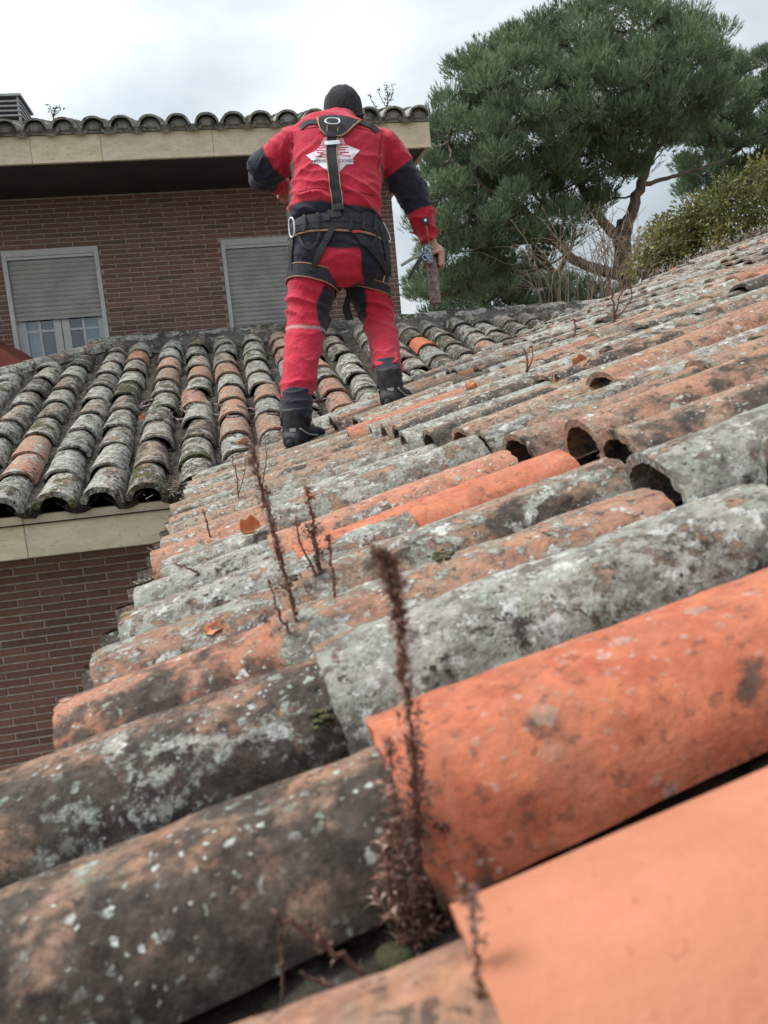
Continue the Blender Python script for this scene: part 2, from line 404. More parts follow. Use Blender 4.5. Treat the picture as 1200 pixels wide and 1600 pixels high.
def clipped(me, mw, planes):
    """mesh copy cut by world planes (point, normal): the side the normal points to is dropped"""
    inv = mw.inverted(); bm = bmesh.new(); bm.from_mesh(me); cut = False
    for p, n in planes:
        ds = [(mw @ v.co - p).dot(n) for v in bm.verts]
        if not ds or min(ds) >= 0: bm.free(); return None
        if max(ds) <= 0: continue
        lp = inv @ p; ln = (inv.to_3x3() @ n).normalized(); cut = True
        bmesh.ops.bisect_plane(bm, geom=bm.verts[:] + bm.edges[:] + bm.faces[:], plane_co=lp, plane_no=ln, clear_outer=True)
    if not cut: bm.free(); return me
    if len(bm.faces) == 0: bm.free(); return None
    m2 = bpy.data.meshes.new('roof_tile'); bm.to_mesh(m2); bm.free(); shade(m2, 42)
    return m2
def add_mesh(mb, me, mw, col):
    mb.add([mw @ v.co for v in me.vertices], [tuple(p.vertices) for p in me.polygons], col)
def place_tiles(items, parent, limit, near_detail=()):
    """items: (mesh, matrix, colour, special material or None); the largest in view become parts, the rest one mass"""
    items.sort(key=lambda t: t[1].translation.length)
    mass = MB()
    for i, (me, mw, col, mat, nm) in enumerate(items):
        if i < limit:
            if not me.materials: me.materials.append(M['tile'])
            o = bpy.data.objects.new('roof_tile', me); link(o, parent); o.matrix_world = mw; o.color = col
            if mat: o.material_slots[0].link = 'OBJECT'; o.material_slots[0].material = mat
            if nm: o['label'] = nm
        else: add_mesh(mass, me, mw, col)
    if mass.v: tag(mass.build('roof_tiles', M['tile_mass'], parent, True, 42), kind='stuff')

# ------------------------------------------------------------------ the roof at our feet (slopes up to the right)
roofA = empty('tiled_roof', (0, 0, 0))
tag(roofA, 'foreground barrel tile roof in orange and lichen grey, sloping up to the right below the worker', 'roof')
YA = [0.30, 0.52, 0.715, 0.88, 1.045, 1.235, 1.42, 1.605, 1.79, 1.98]
while YA[-1] < 8.9: YA.append(YA[-1] + 0.2085 + rnd.uniform(-.008, .008))
YA = [-0.12, 0.085] + YA            # two more columns this side of the frame
OFFC = 2                            # index of the bright new tile's column
SA = [0.022, 0.328] + [0.775 + 0.36 * i for i in range(18)]
SPEC = {  # (row, column): freshness, lichen, algae, moss
    (0, 0): (.60, .05, .10, .0), (1, 0): (1, 0, 0, 0),
    (0, 1): (.48, .46, .70, .22), (1, 1): (1.0, .06, .30, .08),
    (0, 2): (.50, .58, .68, .25), (1, 2): (.40, .84, .52, .22),
    (0, 3): (.75, .36, .62, .10), (1, 3): (.62, .62, .42, .12),
    (0, 4): (.60, .66, .45, .42), (1, 4): (.45, .66, .55, .50),
    (0, 5): (.55, .80, .45, .50), (1, 5): (.96, .12, .12, .0),
    (0, 6): (.40, .85, .50, .20), (1, 6): (.75, .46, .30, .10),
    (0, 7): (.45, .85, .40, .15), (1, 7): (.40, .80, .30, .25),
    (0, 8): (.70, .55, .25, .10), (1, 8): (.80, .60, .20, .05), (0, 9): (.55, .6, .3, .1), (1, 9): (.3, .9, .3, .2),
    (2, 2): (.35, .75, .35, .1), (2, 3): (.25, .85, .40, .05), (2, 4): (.5, .42, .5, .10), (2, 5): (.58, .38, .48, .12), (2, 6): (.5, .5, .45, .2), (2, 7): (.3, .7, .5, .2), (2, 8): (.45, .5, .4, .1),
    (3, 4): (.55, .40, .40, .15), (3, 5): (.65, .35, .40, .30), (3, 6): (.5, .55, .3, .55),
}
def colA(i, k):
    if (i, k - OFFC) in SPEC: return SPEC[(i, k - OFFC)]
    q = rnd.random()
    if q < .40: return (rnd.uniform(.25, .55), rnd.uniform(.52, .78), rnd.uniform(.35, .58), rnd.uniform(.05, .4))
    if q < .45: return (rnd.uniform(.7, .9), rnd.uniform(.2, .4), rnd.uniform(.0, .2), 0)
    if q < .80: return (rnd.uniform(.2, .55), rnd.uniform(.6, .95), rnd.uniform(.2, .5), rnd.uniform(0, .35))
    return (rnd.uniform(.2, .5), rnd.uniform(.35, .7), rnd.uniform(.55, .8), rnd.uniform(.1, .5))
vpt = Vector((XE + 0.05, DB, HE)); vdir = Vector((tB / tA, 1, 0)).normalized()
v_nor = Vector((-vdir.y, vdir.x, 0))           # points to the far (B) side of the valley
OA = Vector((XE, 0, HE))
itemsA = []
for k, y in enumerate(YA):
    for i, s in enumerate(SA):
        if s > 7.2: break
        near = y < 2.3 and i < 4 and y < 1.3 + 0.4 * i
        yaw = R(rnd.gauss(0, 1.3 if i < 2 else 2.1)); roll = R(rnd.gauss(0, 2.0 if i < 2 else 3.0)); pit = R(rnd.gauss(0, .5))
        lift = 0.0; ds = rnd.gauss(0, .018 if i < 2 else .034); dy = rnd.gauss(0, .006)
        if i >= 2: lift = 0.004 + abs(rnd.gauss(0, .008))
        if i == 2: lift = 0.014 + abs(rnd.gauss(0, .006)); pit -= R(.8)
        if i == 1: ds = rnd.gauss(0, .012)
        col = colA(i, k); mat = None; nm = None
        if near: me = tile_mesh('roof_tile', seed=k * 1.7 + i * 9.1, na=30, nl=36, detail=col[0] < .98, amp=0.0024, ragged=0.0035, L=0.445 if i < 2 else 0.46)
        else: me = LOW[rnd.randrange(8)]
        kk = k - OFFC
        if (i, kk) == (1, 0):
            me = tile_mesh('roof_tile', seed=1, na=32, nl=12, r0=0.091, r1=0.084, amp=0.0004, ragged=0.0006, L=0.5, th=0.012); mat = M['new_tile']; nm = 'clean new pale orange tile'; yaw, roll, pit, ds, dy, lift = R(-.5), R(1), 0, .017, -.025, .0
        if (i, kk) == (1, 1): nm = 'reddish orange nearly clean tile'; yaw, roll, ds, dy = R(-.5), 0, 0.017, -.015
        if i == 0 and kk >= 2: ds += .055 if kk > 2 else .02
        if (i, kk) == (0, 1): dy = -.020; lift = -.004
        if (i, kk) == (1, 5): nm = 'bright orange clean tile'
        if (i, kk) == (1, 2): nm = 'tile crusted over with grey lichen'; ds = .0; yaw = R(-1)
        if (i, kk) == (1, 3): ds = -.035
        if (i, kk) == (1, 7): lift = .022; yaw = R(2)
        mw = mat_from(OA + uA * (s + ds) + vA * (y + dy) + nA * lift, uA, vA, nA) @ Matrix.Rotation(yaw, 4, 'Z') @ Matrix.Rotation(pit, 4, 'Y') @ Matrix.Rotation(roll, 4, 'X')
        me2 = clipped(me, mw, [(vpt + v_nor * 0.05, v_nor)])
        if me2 is None: continue
        if kk == 0 and i == 0: nm = None
        itemsA.append((me2, mw, col, mat, nm))
# one tile pushed out of line, riding on its neighbours
e = OA + uA * 1.10 + vA * 1.70 + nA * 0.030
itemsA.append((tile_mesh('roof_tile', seed=77, na=24, nl=16, detail=True, r0=0.088, r1=0.072), mat_from(e, uA, vA, nA) @ Matrix.Rotation(R(4), 4, 'Z') @ Matrix.Rotation(R(-3), 4, 'Y'), (.6, .35, .35, .35), None, 'loose tile riding above its row'))
place_tiles(itemsA, roofA, 300)

# channel tiles, silt in the channels, deck under it all
def channels(O, u, v, n, centres, s0, s1, step, keep, mb_t, mb_d, deb, col):
    for a, b in zip(centres[:-1], centres[1:]):
        c = 0.5 * (a + b); w = 0.5 * (b - a)
        s = s0
        while s < s1:
            e = min(s + step + 0.05, s1)
            if keep(O + u * (s + step * .5) + v * c):
                vs = []
                for q, (ss, up) in enumerate(((s, 0.012), (e, 0.0))):
                    for j in range(7):
                        f = -1 + 2 * j / 6
                        vs.append(O + u * ss + v * (c + f * w * 0.88) + n * (0.045 * f * f + up - 0.012))
                mb_t.add(vs, [(j, j + 1, j + 8, j + 7) for j in range(6)], col())
            s += step
        m = int((s1 - s0) / 0.03); vs = []; fs = []; lastok = False
        for i in range(m + 1):
            ss = s0 + 0.02 + i * 0.03
            p0 = O + u * ss + v * c; ok = keep(p0)
            base = len(vs)
            for j in range(5):
                f = -1 + 2 * j / 4
                h = deb + 0.020 * nz((ss * 9, c * 11 + f, 3.3)) + 0.016 * nz((ss * 34, c * 5 + f * 2, 1.1)) + 0.02 * f * f
                vs.append(p0 + v * (f * w * 0.9) + n * h)
            if ok and lastok: fs += [(base - 5 + j, base - 4 + j, base + 1 + j, base + j) for j in range(4)]
            lastok = ok
        mb_d.add(vs, fs)
ct, dbm = MB(), MB()
keepA = lambda p: (p - vpt).dot(v_nor) < 0.08
channels(OA, uA, vA, nA, YA[2:], 0.0, 7.0, 0.36, keepA, ct, dbm, 0.004, lambda: (rnd.uniform(.2, .6), .4, .8, .3))
tag(ct.build('channel_tiles', M['tile_mass'], roofA, True), kind='stuff')
tag(dbm.build('channel_silt', M['debris'], roofA, True), kind='stuff')
d = MB()
a0 = OA - nA * 0.05 + uA * .14
pl = [a0 + vA * -1.2, a0 + uA * 7.3 + vA * -1.2, a0 + uA * 7.3 + vA * 8.95, a0 + vA * 8.95]
d.add(pl + [p - Vector((0, 0, .18)) for p in pl], [(0, 1, 2, 3), (7, 6, 5, 4), (0, 4, 5, 1), (1, 5, 6, 2), (2, 6, 7, 3), (3, 7, 4, 0)])
d.build('roof_deck', M['dark'], roofA)
w = MB(); w.box((XE + 0.55, -1.2, GZ), (XE + 0.75, DB, HE - .02)); w.build('wall', M['joint'], roofA)
# lumps of mortar under the raised course
for k in range(OFFC + 2, OFFC + 14):
    if rnd.random() < .25: continue
    bm = bmesh.new(); bmesh.ops.create_icosphere(bm, subdivisions=3, radius=0.036)
    for vtx in bm.verts:
        co = vtx.co; q = 1 + .35 * nz(co, 30, k) + .2 * nz(co, 90, k); vtx.co = Vector((co.x * q * 1.1, co.y * q * .85, co.z * q * .8))
    me = bpy.data.meshes.new('mortar_lump'); bm.to_mesh(me); bm.free(); shade(me)
    o = mobj('mortar_lump', me, M['grey_mortar'], roofA)
    o.location = OA + uA * (0.845 + rnd.uniform(-.02, .04)) + vA * (YA[k] + rnd.uniform(-.03, .03)) + nA * 0.03
    o.rotation_euler = (rnd.random(), rnd.random(), rnd.random() * 6)

# ------------------------------------------------------------------ the wing beyond (its roof slopes up away from us)
wing = empty('house_wing', (XE, DB, GZ))
tag(wing, 'lower brick wing with mossy grey barrel tile roof sloping up behind the rope', 'house wing')
wing_roof = MB()
zr = RIDGE_Z
wing_roof.add([Vector(p) - nB * .05 for p in ((XH - LB, DB, HE), (XE + .2, DB, HE), (XE + LB * tB / tA + .3, RIDGE_Y, zr), (XH, RIDGE_Y, zr))], [(0, 1, 2, 3)])
wing_roof.add([Vector(p) - Vector((0, 0, .05)) for p in ((XH - LB, DB, HE), (XH, RIDGE_Y, zr), (XH - LB, RIDGE_Y + LB, HE))], [(0, 1, 2)])
wing_roof.add([Vector(p) - Vector((0, 0, .05)) for p in ((XH, RIDGE_Y, zr), (XE + LB * tB / tA + .3, RIDGE_Y, zr), (XE + LB * tB / tA + .3, RIDGE_Y + .95, zr - .95 * tB), (XH - .95, RIDGE_Y + .95, zr - .95 * tB))], [(0, 1, 2, 3)])
wroof = wing_roof.build('roof', M['dark']); wroof.parent = wing; wroof.matrix_parent_inverse = Matrix.Translation((-XE, -DB, -GZ))
def under(o, p, loc):              # parent without moving
    o.parent = p; o.matrix_parent_inverse = Matrix.Translation(Vector(loc)).inverted(); return o
WL = (XE, DB, GZ)
OB = Vector((0, DB, HE))
x0B = at(232, 770, DB).x
XB = [x0B + 0.2185 * j for j in range(18)]
j = 1
while x0B - 0.2185 * j > XH - LB - .2: XB.insert(0, x0B - 0.2185 * j); j += 1
itemsB = []
hip_p = Vector((XH, RIDGE_Y, zr)); hip_n = Vector((-1, 1, 0)).normalized()
def colB(i, x):
    w_ = nz((x * 1.3, i * .22, 1.0), 1.0, 3) * 1.6 + (.38 - abs(x - .05) * .55) - .06 * max(0, i - 5) + rnd.gauss(0, .16)
    if w_ > .40: return (min(.72, .42 + .35 * w_), rnd.uniform(.45, .65), rnd.uniform(.3, .5), rnd.uniform(.1, .55))
    return (max(.05, .25 + .5 * w_), rnd.uniform(.58, .88), rnd.uniform(.58, .88), rnd.uniform(.3, .85))
for x in XB:
    cx = rnd.gauss(0, .008); drift = rnd.gauss(0, .01)
    for i in range(10):
        s = -0.045 + i * 0.335 + rnd.gauss(0, .016)
        if s > LB / math.cos(TB) - .1: continue
        me = THICK[rnd.randrange(4)] if i == 0 else LOWB[rnd.randrange(8)]
        mw = mat_from(OB + uB * s + Vector((x + cx + drift * i * .3 + rnd.gauss(0, .006), 0, 0)) + nB * (.004 + abs(rnd.gauss(0, .004))), uB, vB, nB) @ Matrix.Rotation(R(rnd.gauss(0, 1.8)), 4, 'Z') @ Matrix.Rotation(R(rnd.gauss(0, 2.5)), 4, 'X') @ Matrix.Rotation(R(1.2), 4, 'Y')
        me2 = clipped(me, mw, [(vpt - v_nor * 0.02, -v_nor), (hip_p - hip_n * .04, hip_n)])
        if me2 is None: continue
        nm = None; col = colB(i, x)
        if i == 7 and abs(x - at(655, 530, 6.4).x) < .11: col = (1, 0, 0, 0); nm = 'clean orange replacement tile'
        itemsB.append((me2, mw, col, None, nm))
# tiles are sub-parts of the wing's roof
itemsB.sort(key=lambda t: t[1].translation.length)
for me, mw, col, mat, nm in itemsB[:300]:
    if not me.materials: me.materials.append(M['tile'])
    o = link(bpy.data.objects.new('roof_tile', me)); o.parent = wroof; o.matrix_world = mw; o.color = col
    if nm: o['label'] = nm
for o in wroof.children: o.matrix_parent_inverse = Matrix.Identity(4)
ct, dbm = MB(), MB()
keepB = lambda p: (p - vpt).dot(v_nor) > -0.05 and (p - hip_p).dot(hip_n) < 0
channels(OB, uB, Vector((1, 0, 0)), nB, XB, 0.0, 3.3, 0.335, keepB, ct, dbm, 0.026, lambda: (.3, .5, .7, .4))
o = tag(ct.build('channel_tiles', M['tile_mass'], wroof, True), kind='stuff')
o = tag(dbm.build('channel_silt', M['debris'], wroof, True), kind='stuff')
# mortar between the ends of the eave tiles
for a, b in zip(XB[:-1], XB[1:]):
    c = .5 * (a + b)
    if c > XE + .1 or c < -2.2: continue
    bm = bmesh.new(); bmesh.ops.create_icosphere(bm, subdivisions=2, radius=1)
    for vtx in bm.verts:
        q = 1 + .3 * nz(vtx.co, 2.2, c * 9); co = vtx.co * q; vtx.co = Vector((co.x * .060, co.y * .035, co.z * .036))
    me = bpy.data.meshes.new('eave_mortar'); bm.to_mesh(me); bm.free(); shade(me)
    o = mobj('eave_mortar', me, M['debris'], wroof); o.location = OB + Vector((c, 0, 0)) + uB * 0.012 + nB * .012
# ridge and hip: bedded cap tiles on a bank of mossy mortar
def bank(p0, p1, down, up, name, parent, width=0.25, h=0.11, other=None):
    d = p1 - p0; L = d.length; t = d.normalized(); m = max(2, int(L / .022)); mb = MB(); rows = 10
    vs = []
    for i in range(m + 1):
        f = i / m; p = p0 + d * f
        for j in range(rows + 1):
            q = j / rows
            wd = width * (1 + .25 * nz((f * L * 5, 1, 2)))
            prof = h * (1 - q) ** 1.15 + 0.030
            prof += 0.016 * nz((f * L * 9, q * 5, 4.4)) + 0.010 * nz((f * L * 34, q * 14, 1.4)) + .005 * nz((f * L * 90, q * 40, 2.4))
            vs.append(p + down * (wd * q) + up * prof)
    w_ = rows + 1
    fs = [(i * w_ + j, i * w_ + j + 1, (i + 1) * w_ + j + 1, (i + 1) * w_ + j) for i in range(m) for j in range(rows)]
    mb.add(vs, fs); return mb.build(name, M['mortar'], parent, True)
rp0, rp1 = Vector((XH - .05, RIDGE_Y, zr)), Vector((XE + LB * tB / tA + .1, RIDGE_Y, zr))
bank(rp0, rp1, -uB, nB, 'ridge_mortar', wroof)
hp1 = Vector((XH - 2.2, RIDGE_Y - 2.2, zr - 2.2 * tB)); hd = (rp0 - hp1).normalized()
bank(hp1, rp0, (Vector((1, -0.25, -0.28))).normalized(), Vector((0, -.1, 1)).normalized(), 'hip_mortar', wroof, width=.24, h=.10)
def cap_row(p0, p1, parent, step=.37, up=Vector((0, 0, 1)), r=.098, start=0):
    d = (p1 - p0); L = d.length; t = d.normalized(); s = start
    z = (up - t * up.dot(t)).normalized(); y = z.cross(t); i = 0
    while s < L - .1:
        me = tile_mesh('ridge_tile', seed=200 + s * 3, r0=r, r1=r * .86, na=14, nl=10, amp=.004, detail=True, L=.44, z0=.0, ragged=.008)
        o = mobj('ridge_tile', me, M['tile'], parent)
        o.matrix_world = mat_from(p0 + t * s + z * (.048 + .006 * rnd.random()), t, y, z) @ Matrix.Rotation(R(rnd.gauss(0, 1.5)), 4, 'Z')
        o.color = (rnd.uniform(.05, .3), rnd.uniform(.7, 1), rnd.uniform(.35, .6), rnd.uniform(.3, .7)); s += step
cap_row(rp1, rp0 - Vector((.1, 0, 0)), wroof)
cap_row(hp1, rp0, wroof)

# the wing's stone fascia and brick wall
def brick_list(x0, x1, z0, z1, Y, holes, L=0.232, joint=0.010, H=0.034, pitch=0.0442, rs=0):
    out = []; row = 0; z = z1 - pitch
    while z > z0 - pitch:
        x = x0 - (0.5 * (L + joint) if row % 2 else 0) + rs
        while x < x1:
            segs = [(max(x, x0), min(x + L, x1))]
            for hx0, hx1, hz0, hz1 in holes:
                if z + H > hz0 and z < hz1:
                    ns = []
                    for a, b in segs:
                        if b <= hx0 or a >= hx1: ns.append((a, b)); continue
                        if a < hx0: ns.append((a, hx0 - .004))
                        if b > hx1: ns.append((hx1 + .004, b))
                    segs = ns
            for a, b in segs:
                if b - a > .02: out.append((a, b, z))
            x += L + joint
        z -= pitch; row += 1
    return out
def brick_mesh():
    b = .0022; mb = MB()
    x, y, z = .5, .03, .5
    # chamfered front block: unit length and height, depth 6 cm, front face at y = 0
    fx, fz = .5 - .010, .5 - .065
    mb.add([(-x, .004, -z), (x, .004, -z), (x, .004, z), (-x, .004, z), (-fx, 0, -fz), (fx, 0, -fz), (fx, 0, fz), (-fx, 0, fz),
            (-x, .05, -z), (x, .05, -z), (x, .05, z), (-x, .05, z)],
           [(4, 5, 6, 7), (0, 1, 5, 4), (1, 2, 6, 5), (2, 3, 7, 6), (3, 0, 4, 7), (0, 8, 9, 1), (1, 9, 10, 2), (2, 10, 11, 3), (3, 11, 8, 0)])
    me = mb.mesh('brick'); me.materials.append(M['brick']); return me
BRICK = brick_mesh()
def lay(bricks, Y, parent, H=.034, limit=300, score=None):
    if score: bricks = sorted(bricks, key=score)
    mb = MB()
    for i, (a, b, z) in enumerate(bricks):
        dep = Y + rnd.uniform(-.0012, .0012); hh = H * rnd.uniform(.96, 1.03)
        mw = Matrix.Translation((.5 * (a + b), dep, z + H / 2)) @ Matrix.Rotation(R(rnd.gauss(0, .25)), 4, 'Y') @ Matrix.Diagonal((b - a, 1, hh, 1))
        if i < limit:
            o = link(bpy.data.objects.new('brick', BRICK)); o.parent = parent; o.matrix_world = mw
        else: add_mesh(mb, BRICK, mw, None)
    if mb.v: tag(mb.build('bricks', M['brick'], parent), kind='stuff')
YW = 4.76
w = MB(); w.box((-4.4, YW + .006, GZ), (XE + .9, YW + .3, HE - .02)); wwall = w.build('wall', M['joint'], wing)
WINGI = Matrix.Translation(Vector(WL)).inverted()
wwall.matrix_parent_inverse = WINGI
lay(brick_list(-4.4, XE + .5, GZ, -.56, YW, []), YW, wwall, limit=300, score=lambda t: (t[0] + .9) ** 2 + (t[2] + .95) ** 2)
def slab(parent, x0, x1, y0, y1, z0, z1, name='fascia_slab', mat='stone'):
    bm = bmesh.new(); bmesh.ops.create_cube(bm, size=1)
    for v in bm.verts: v.co = Vector((x0 + (v.co.x + .5) * (x1 - x0), y0 + (v.co.y + .5) * (y1 - y0), z0 + (v.co.z + .5) * (z1 - z0)))
    bmesh.ops.bevel(bm, geom=bm.edges[:], offset=.003, segments=1, affect='EDGES')
    me = bpy.data.meshes.new(name); bm.to_mesh(me); bm.free()
    return mobj(name, me, M[mat], parent)
for a, b in ((-1.2, .1), (.1, 1.4), (1.4, 2.75), (2.75, DB + .025)):
    slab(roofA, XE + .085, XE + .125, a + .0012, b - .0012, HE - .205, HE - .012)
slab(roofA, XE + .126, XE + .56, -1.2, DB + .02, HE - .19, HE - .165, 'soffit', 'soffit')
js = [XH - LB + .1, -3.1, -2.2, -1.65, at(37, 840, DB).x, XE + .12]
for a, b in zip(js[:-1], js[1:]):
    o = slab(wing, a + .0012, b - .0012, DB + .03, DB + .07, HE - .205, HE - .004); o.matrix_parent_inverse = WINGI
o = slab(wing, XH - LB + .1, XE + .3, DB + .07, YW + .01, HE - .19, HE - .16, 'soffit', 'soffit'); o.matrix_parent_inverse = WINGI
wroof.matrix_parent_inverse = WINGI

# ------------------------------------------------------------------ the taller house behind
HX1, HYW, HYF = 1.815, 8.4, 7.3
house = empty('brick_house', (0, HYW, GZ)); HI = Matrix.Translation((0, HYW, GZ)).inverted()
tag(house, 'taller red brick house with shuttered windows, stone fascia and tiled eave behind the worker', 'house')
W1 = (-1.895, -1.03, .45, 1.635); W2 = (.10, .965, .45, 1.622)
mb = MB()
xs = [-7, W1[0], W1[1], W2[0], W2[1], HX1]
for a, b in zip(xs[:-1], xs[1:]):
    hole = W1 if a == W1[0] else W2 if a == W2[0] else None
    if hole: mb.box((a, HYW + .006, GZ), (b, HYW + .3, hole[2])); mb.box((a, HYW + .006, hole[3]), (b, HYW + .3, 2.09))
    else: mb.box((a, HYW + .006, GZ), (b, HYW + .3, 2.09))
mb.box((-7, HYW + .3, GZ), (-6.8, 14, 2.09)); mb.box((HX1 - .3, HYW + .3, GZ), (HX1, 14, 2.09)); mb.box((-6.8, 13.8, GZ), (HX1 - .3, 14, 2.09))
hwall = mb.build('wall', M['joint'], house); hwall.matrix_parent_inverse = HI
lay(brick_list(-5.0, HX1, -.6, 2.085, HYW, [W1, W2]), HYW, hwall, limit=300, score=lambda t: abs(t[0] + .1) * .35 + abs(t[2] - 1.4))
fx = [-5.5, -3.4, -2.35, at(48, 235, HYF).x, at(158, 230, HYF).x, at(333, 225, HYF).x, .95, 1.965]
for a, b in zip(fx[:-1], fx[1:]):
    o = slab(house, a + .001, b - .001, HYF, HYF + .04, 2.078, 2.288); o.matrix_parent_inverse = HI
for a, b in ((HYF + .042, 9.2), (9.2, 11), (11, 14)):
    o = slab(house, 1.925, 1.965, a, b, 2.078, 2.288); o.matrix_parent_inverse = HI
o = slab(house, -5.5, 1.924, HYF + .041, 14, 2.092, 2.115, 'soffit', 'soffit'); o.matrix_parent_inverse = HI
hr = MB(); zz = 2.29
hr.add([(-5.5, HYF, zz), (1.97, HYF, zz), (1.97, HYF + 3.4, zz + 3.4 * tB), (-5.5, HYF + 3.4, zz + 3.4 * tB), (1.97, HYF + 6.8, zz), (-5.5, HYF + 6.8, zz)], [(0, 1, 2, 3), (3, 2, 4, 5), (1, 4, 2)])
hroof = hr.build('roof', M['dark'], house); hroof.matrix_parent_inverse = HI
OH = Vector((0, HYF, zz + .012))
xh = 1.965 - .10
while xh > -3.4:
    for i in range(7):
        mw = mat_from(OH + Vector((xh + rnd.gauss(0, .006), 0, 0)) + uB * (-.07 + i * .33 + rnd.gauss(0, .01)) + nB * .004, uB, vB, nB) @ Matrix.Rotation(R(rnd.gauss(0, 1.5)), 4, 'Z') @ Matrix.Rotation(R(1.6), 4, 'Y')
        me = RIM[rnd.randrange(4)]
        if not me.materials: me.materials.append(M['tile'])
        o = link(bpy.data.objects.new('roof_tile', me)); o.parent = hroof; o.matrix_world = mw
        o.color = (rnd.uniform(.0, .15), rnd.uniform(.9, 1), rnd.uniform(.1, .35), rnd.uniform(.1, .4))
    # bedding under each eave tile, and the channel tile beside it
    bm = bmesh.new(); bmesh.ops.create_icosphere(bm, subdivisions=2, radius=1)
    for v in bm.verts: q = 1 + .15 * nz(v.co, 2, xh); v.co = Vector((v.co.x * .080 * q, v.co.y * .03, max(v.co.z, -.05) * .078 * q))
    me = bpy.data.meshes.new('eave_mortar'); bm.to_mesh(me); bm.free(); shade(me)
    o = mobj('eave_mortar', me, M['pale_mortar'], hroof); o.location = OH + Vector((xh, -.018, .012))
    me = tile_mesh('channel_tile', seed=xh, r0=.075, r1=.075, th=.02, na=10, nl=2, z0=0, L=.5)
    o = mobj('channel_tile', me, M['tile'], hroof); o.color = (.15, .7, .6, .3)
    o.matrix_world = mat_from(OH + Vector((xh - .111, 0, .05)) - uB * .06, uB, -vB, -nB)
    xh -= 0.222
for o in hroof.children: o.matrix_parent_inverse = Matrix.Identity(4)

eb = MB(); eb.box((-5.5, HYF - .02, zz - .0005), (1.955, HYF + .06, zz + .045)); o = eb.build('eave_bed', M['pale_mortar'], house); o.matrix_parent_inverse = HI
# windows
def window(W, zsh, sashes):
    x0, x1, z0, z1 = W
    fr = MB(); t = .042; y0, y1 = HYW - .012, HYW + .075
    slab_ = None
    fr.box((x0 + .003, y0, z0), (x0 + t, y1, z1 - .003)); fr.box((x1 - t, y0, z0), (x1 - .003, y1, z1 - .003)); fr.box((x0 + t, y0, z1 - .058), (x1 - t, y1, z1 - .003))
    fr.box((x0 + t, y0 + .012, z1 - .085), (x1 - t, y1, z1 - .060))
    win = fr.build('window', M['alu'], house); win.matrix_parent_inverse = HI
    z = z1 - .088; sl = MB(); n = 5; H = .0415
    vs = []
    for xx in (0, 1):
        for j in range(n + 1):
            a = math.pi * j / n; vs.append((xx, -.008 * math.sin(a) ** .7 if 0 < j < n else 0, -H * j / n))
    sl.add(vs, [(j, j + 1, n + 2 + j, n + 1 + j) for j in range(n)]); sm = sl.mesh('shutter_slat'); sm.materials.append(M['shutter']); shade(sm, 60)
    while z - H > zsh - .01:
        o = link(bpy.data.objects.new('shutter_slat', sm)); o.parent = win
        o.matrix_world = Matrix.Translation((x0 + t + .004, HYW + .035 + rnd.uniform(-.001, .001), z)) @ Matrix.Diagonal((x1 - x0 - 2 * t - .008, 1, 1, 1)); z -= H + .0016
    bk = MB(); bk.box((x0 + t, HYW + .05, z), (x1 - t, HYW + .055, z1 - .06)); bk.build('shutter_backing', M['dark'], win)
    cd_ = MB(); cd_.tube([(x0 + .43, HYW + .015, z1 - .08), (x0 + .432, HYW + .014, z1 - .30)], .0022, 5); cd_.tube([(x0 + .432, HYW + .014, z1 - .30), (x0 + .432, HYW + .012, z1 - .33)], .007, 6)
    cd_.build('pull_cord', M['grey_metal'], win)
    if sashes:
        b = MB(); b.box((x0 + t, HYW + .028, z - .03), (x1 - t, HYW + .05, z)); b.build('bottom_rail', M['shutter'], win)
        y0, y1 = HYW + .068, HYW + .11; xm = .5 * (x0 + x1); zt = z + .02
        pane_spans = ((x0 + t + .075, xm - .072), (xm + .072, x1 - t - .055))
        s = MB()
        for a, c in ((x0 + t, pane_spans[0][0]), (pane_spans[0][1], xm - .004), (xm + .004, pane_spans[1][0]), (pane_spans[1][1], x1 - t)): s.box((a, y0, z0), (c, y1, zt))
        s.build('sash', M['alu'], win)
        for a, c in pane_spans:
            p = MB(); p.box((a, y0 + .018, z0), (c, y0 + .022, zt)); p.build('pane', M['pane'], win)
            g_ = MB(); m_ = a + (c - a) * .48; g_.box((m_ - .011, y0 + .004, z0), (m_ + .011, y0 + .017, zt)); g_.box((a, y0 + .005, z - .13 - .010), (m_ - .0115, y0 + .016, z - .13 + .010)); g_.box((m_ + .0115, y0 + .005, z - .13 - .010), (c, y0 + .016, z - .13 + .010))
            g_.build('glazing_bar', M['alu'], win)
        cu = MB()
        for a, c in ((pane_spans[0][0] - .02, pane_spans[0][0] + .10), (pane_spans[1][0] + .10, pane_spans[1][1] + .02)):
            vs = []; n = 14
            for k in range(n + 1):
                x = a + (c - a) * k / n; yy = HYW + .16 + .012 * math.sin(k * 1.9)
                vs += [(x, yy, z0), (x, yy, zt)]
            cu.add(vs, [(2 * k, 2 * k + 2, 2 * k + 3, 2 * k + 1) for k in range(n)])
        cu.build('curtain', M['curtain'], win, True)
        rm = MB(); rm.box((x0 - .3, HYW + 1.0, z0 - .3), (x1 + .3, HYW + 1.02, zt + .6)); rm.build('dark_room', M['dark'], win)
    for o in win.children: o.matrix_parent_inverse = Matrix.Identity(4)
    return win
m = NT('pane_glass')
tr = m.n('ShaderNodeBsdfTransparent', {'Color': (.80, .84, .86, 1)}); gl = m.n('ShaderNodeBsdfGlossy', {'Roughness': .02, 'Color': (.9, .95, 1, 1)})
ms = m.n('ShaderNodeMixShader', {0: .09, 1: tr.outputs[0], 2: gl.outputs[0]}); m.t.links.new(ms.outputs[0], m.t.nodes['Material Output'].inputs['Surface'])
M['pane'] = m.m
window(W1, 1.005, True); window(W2, .46, False)
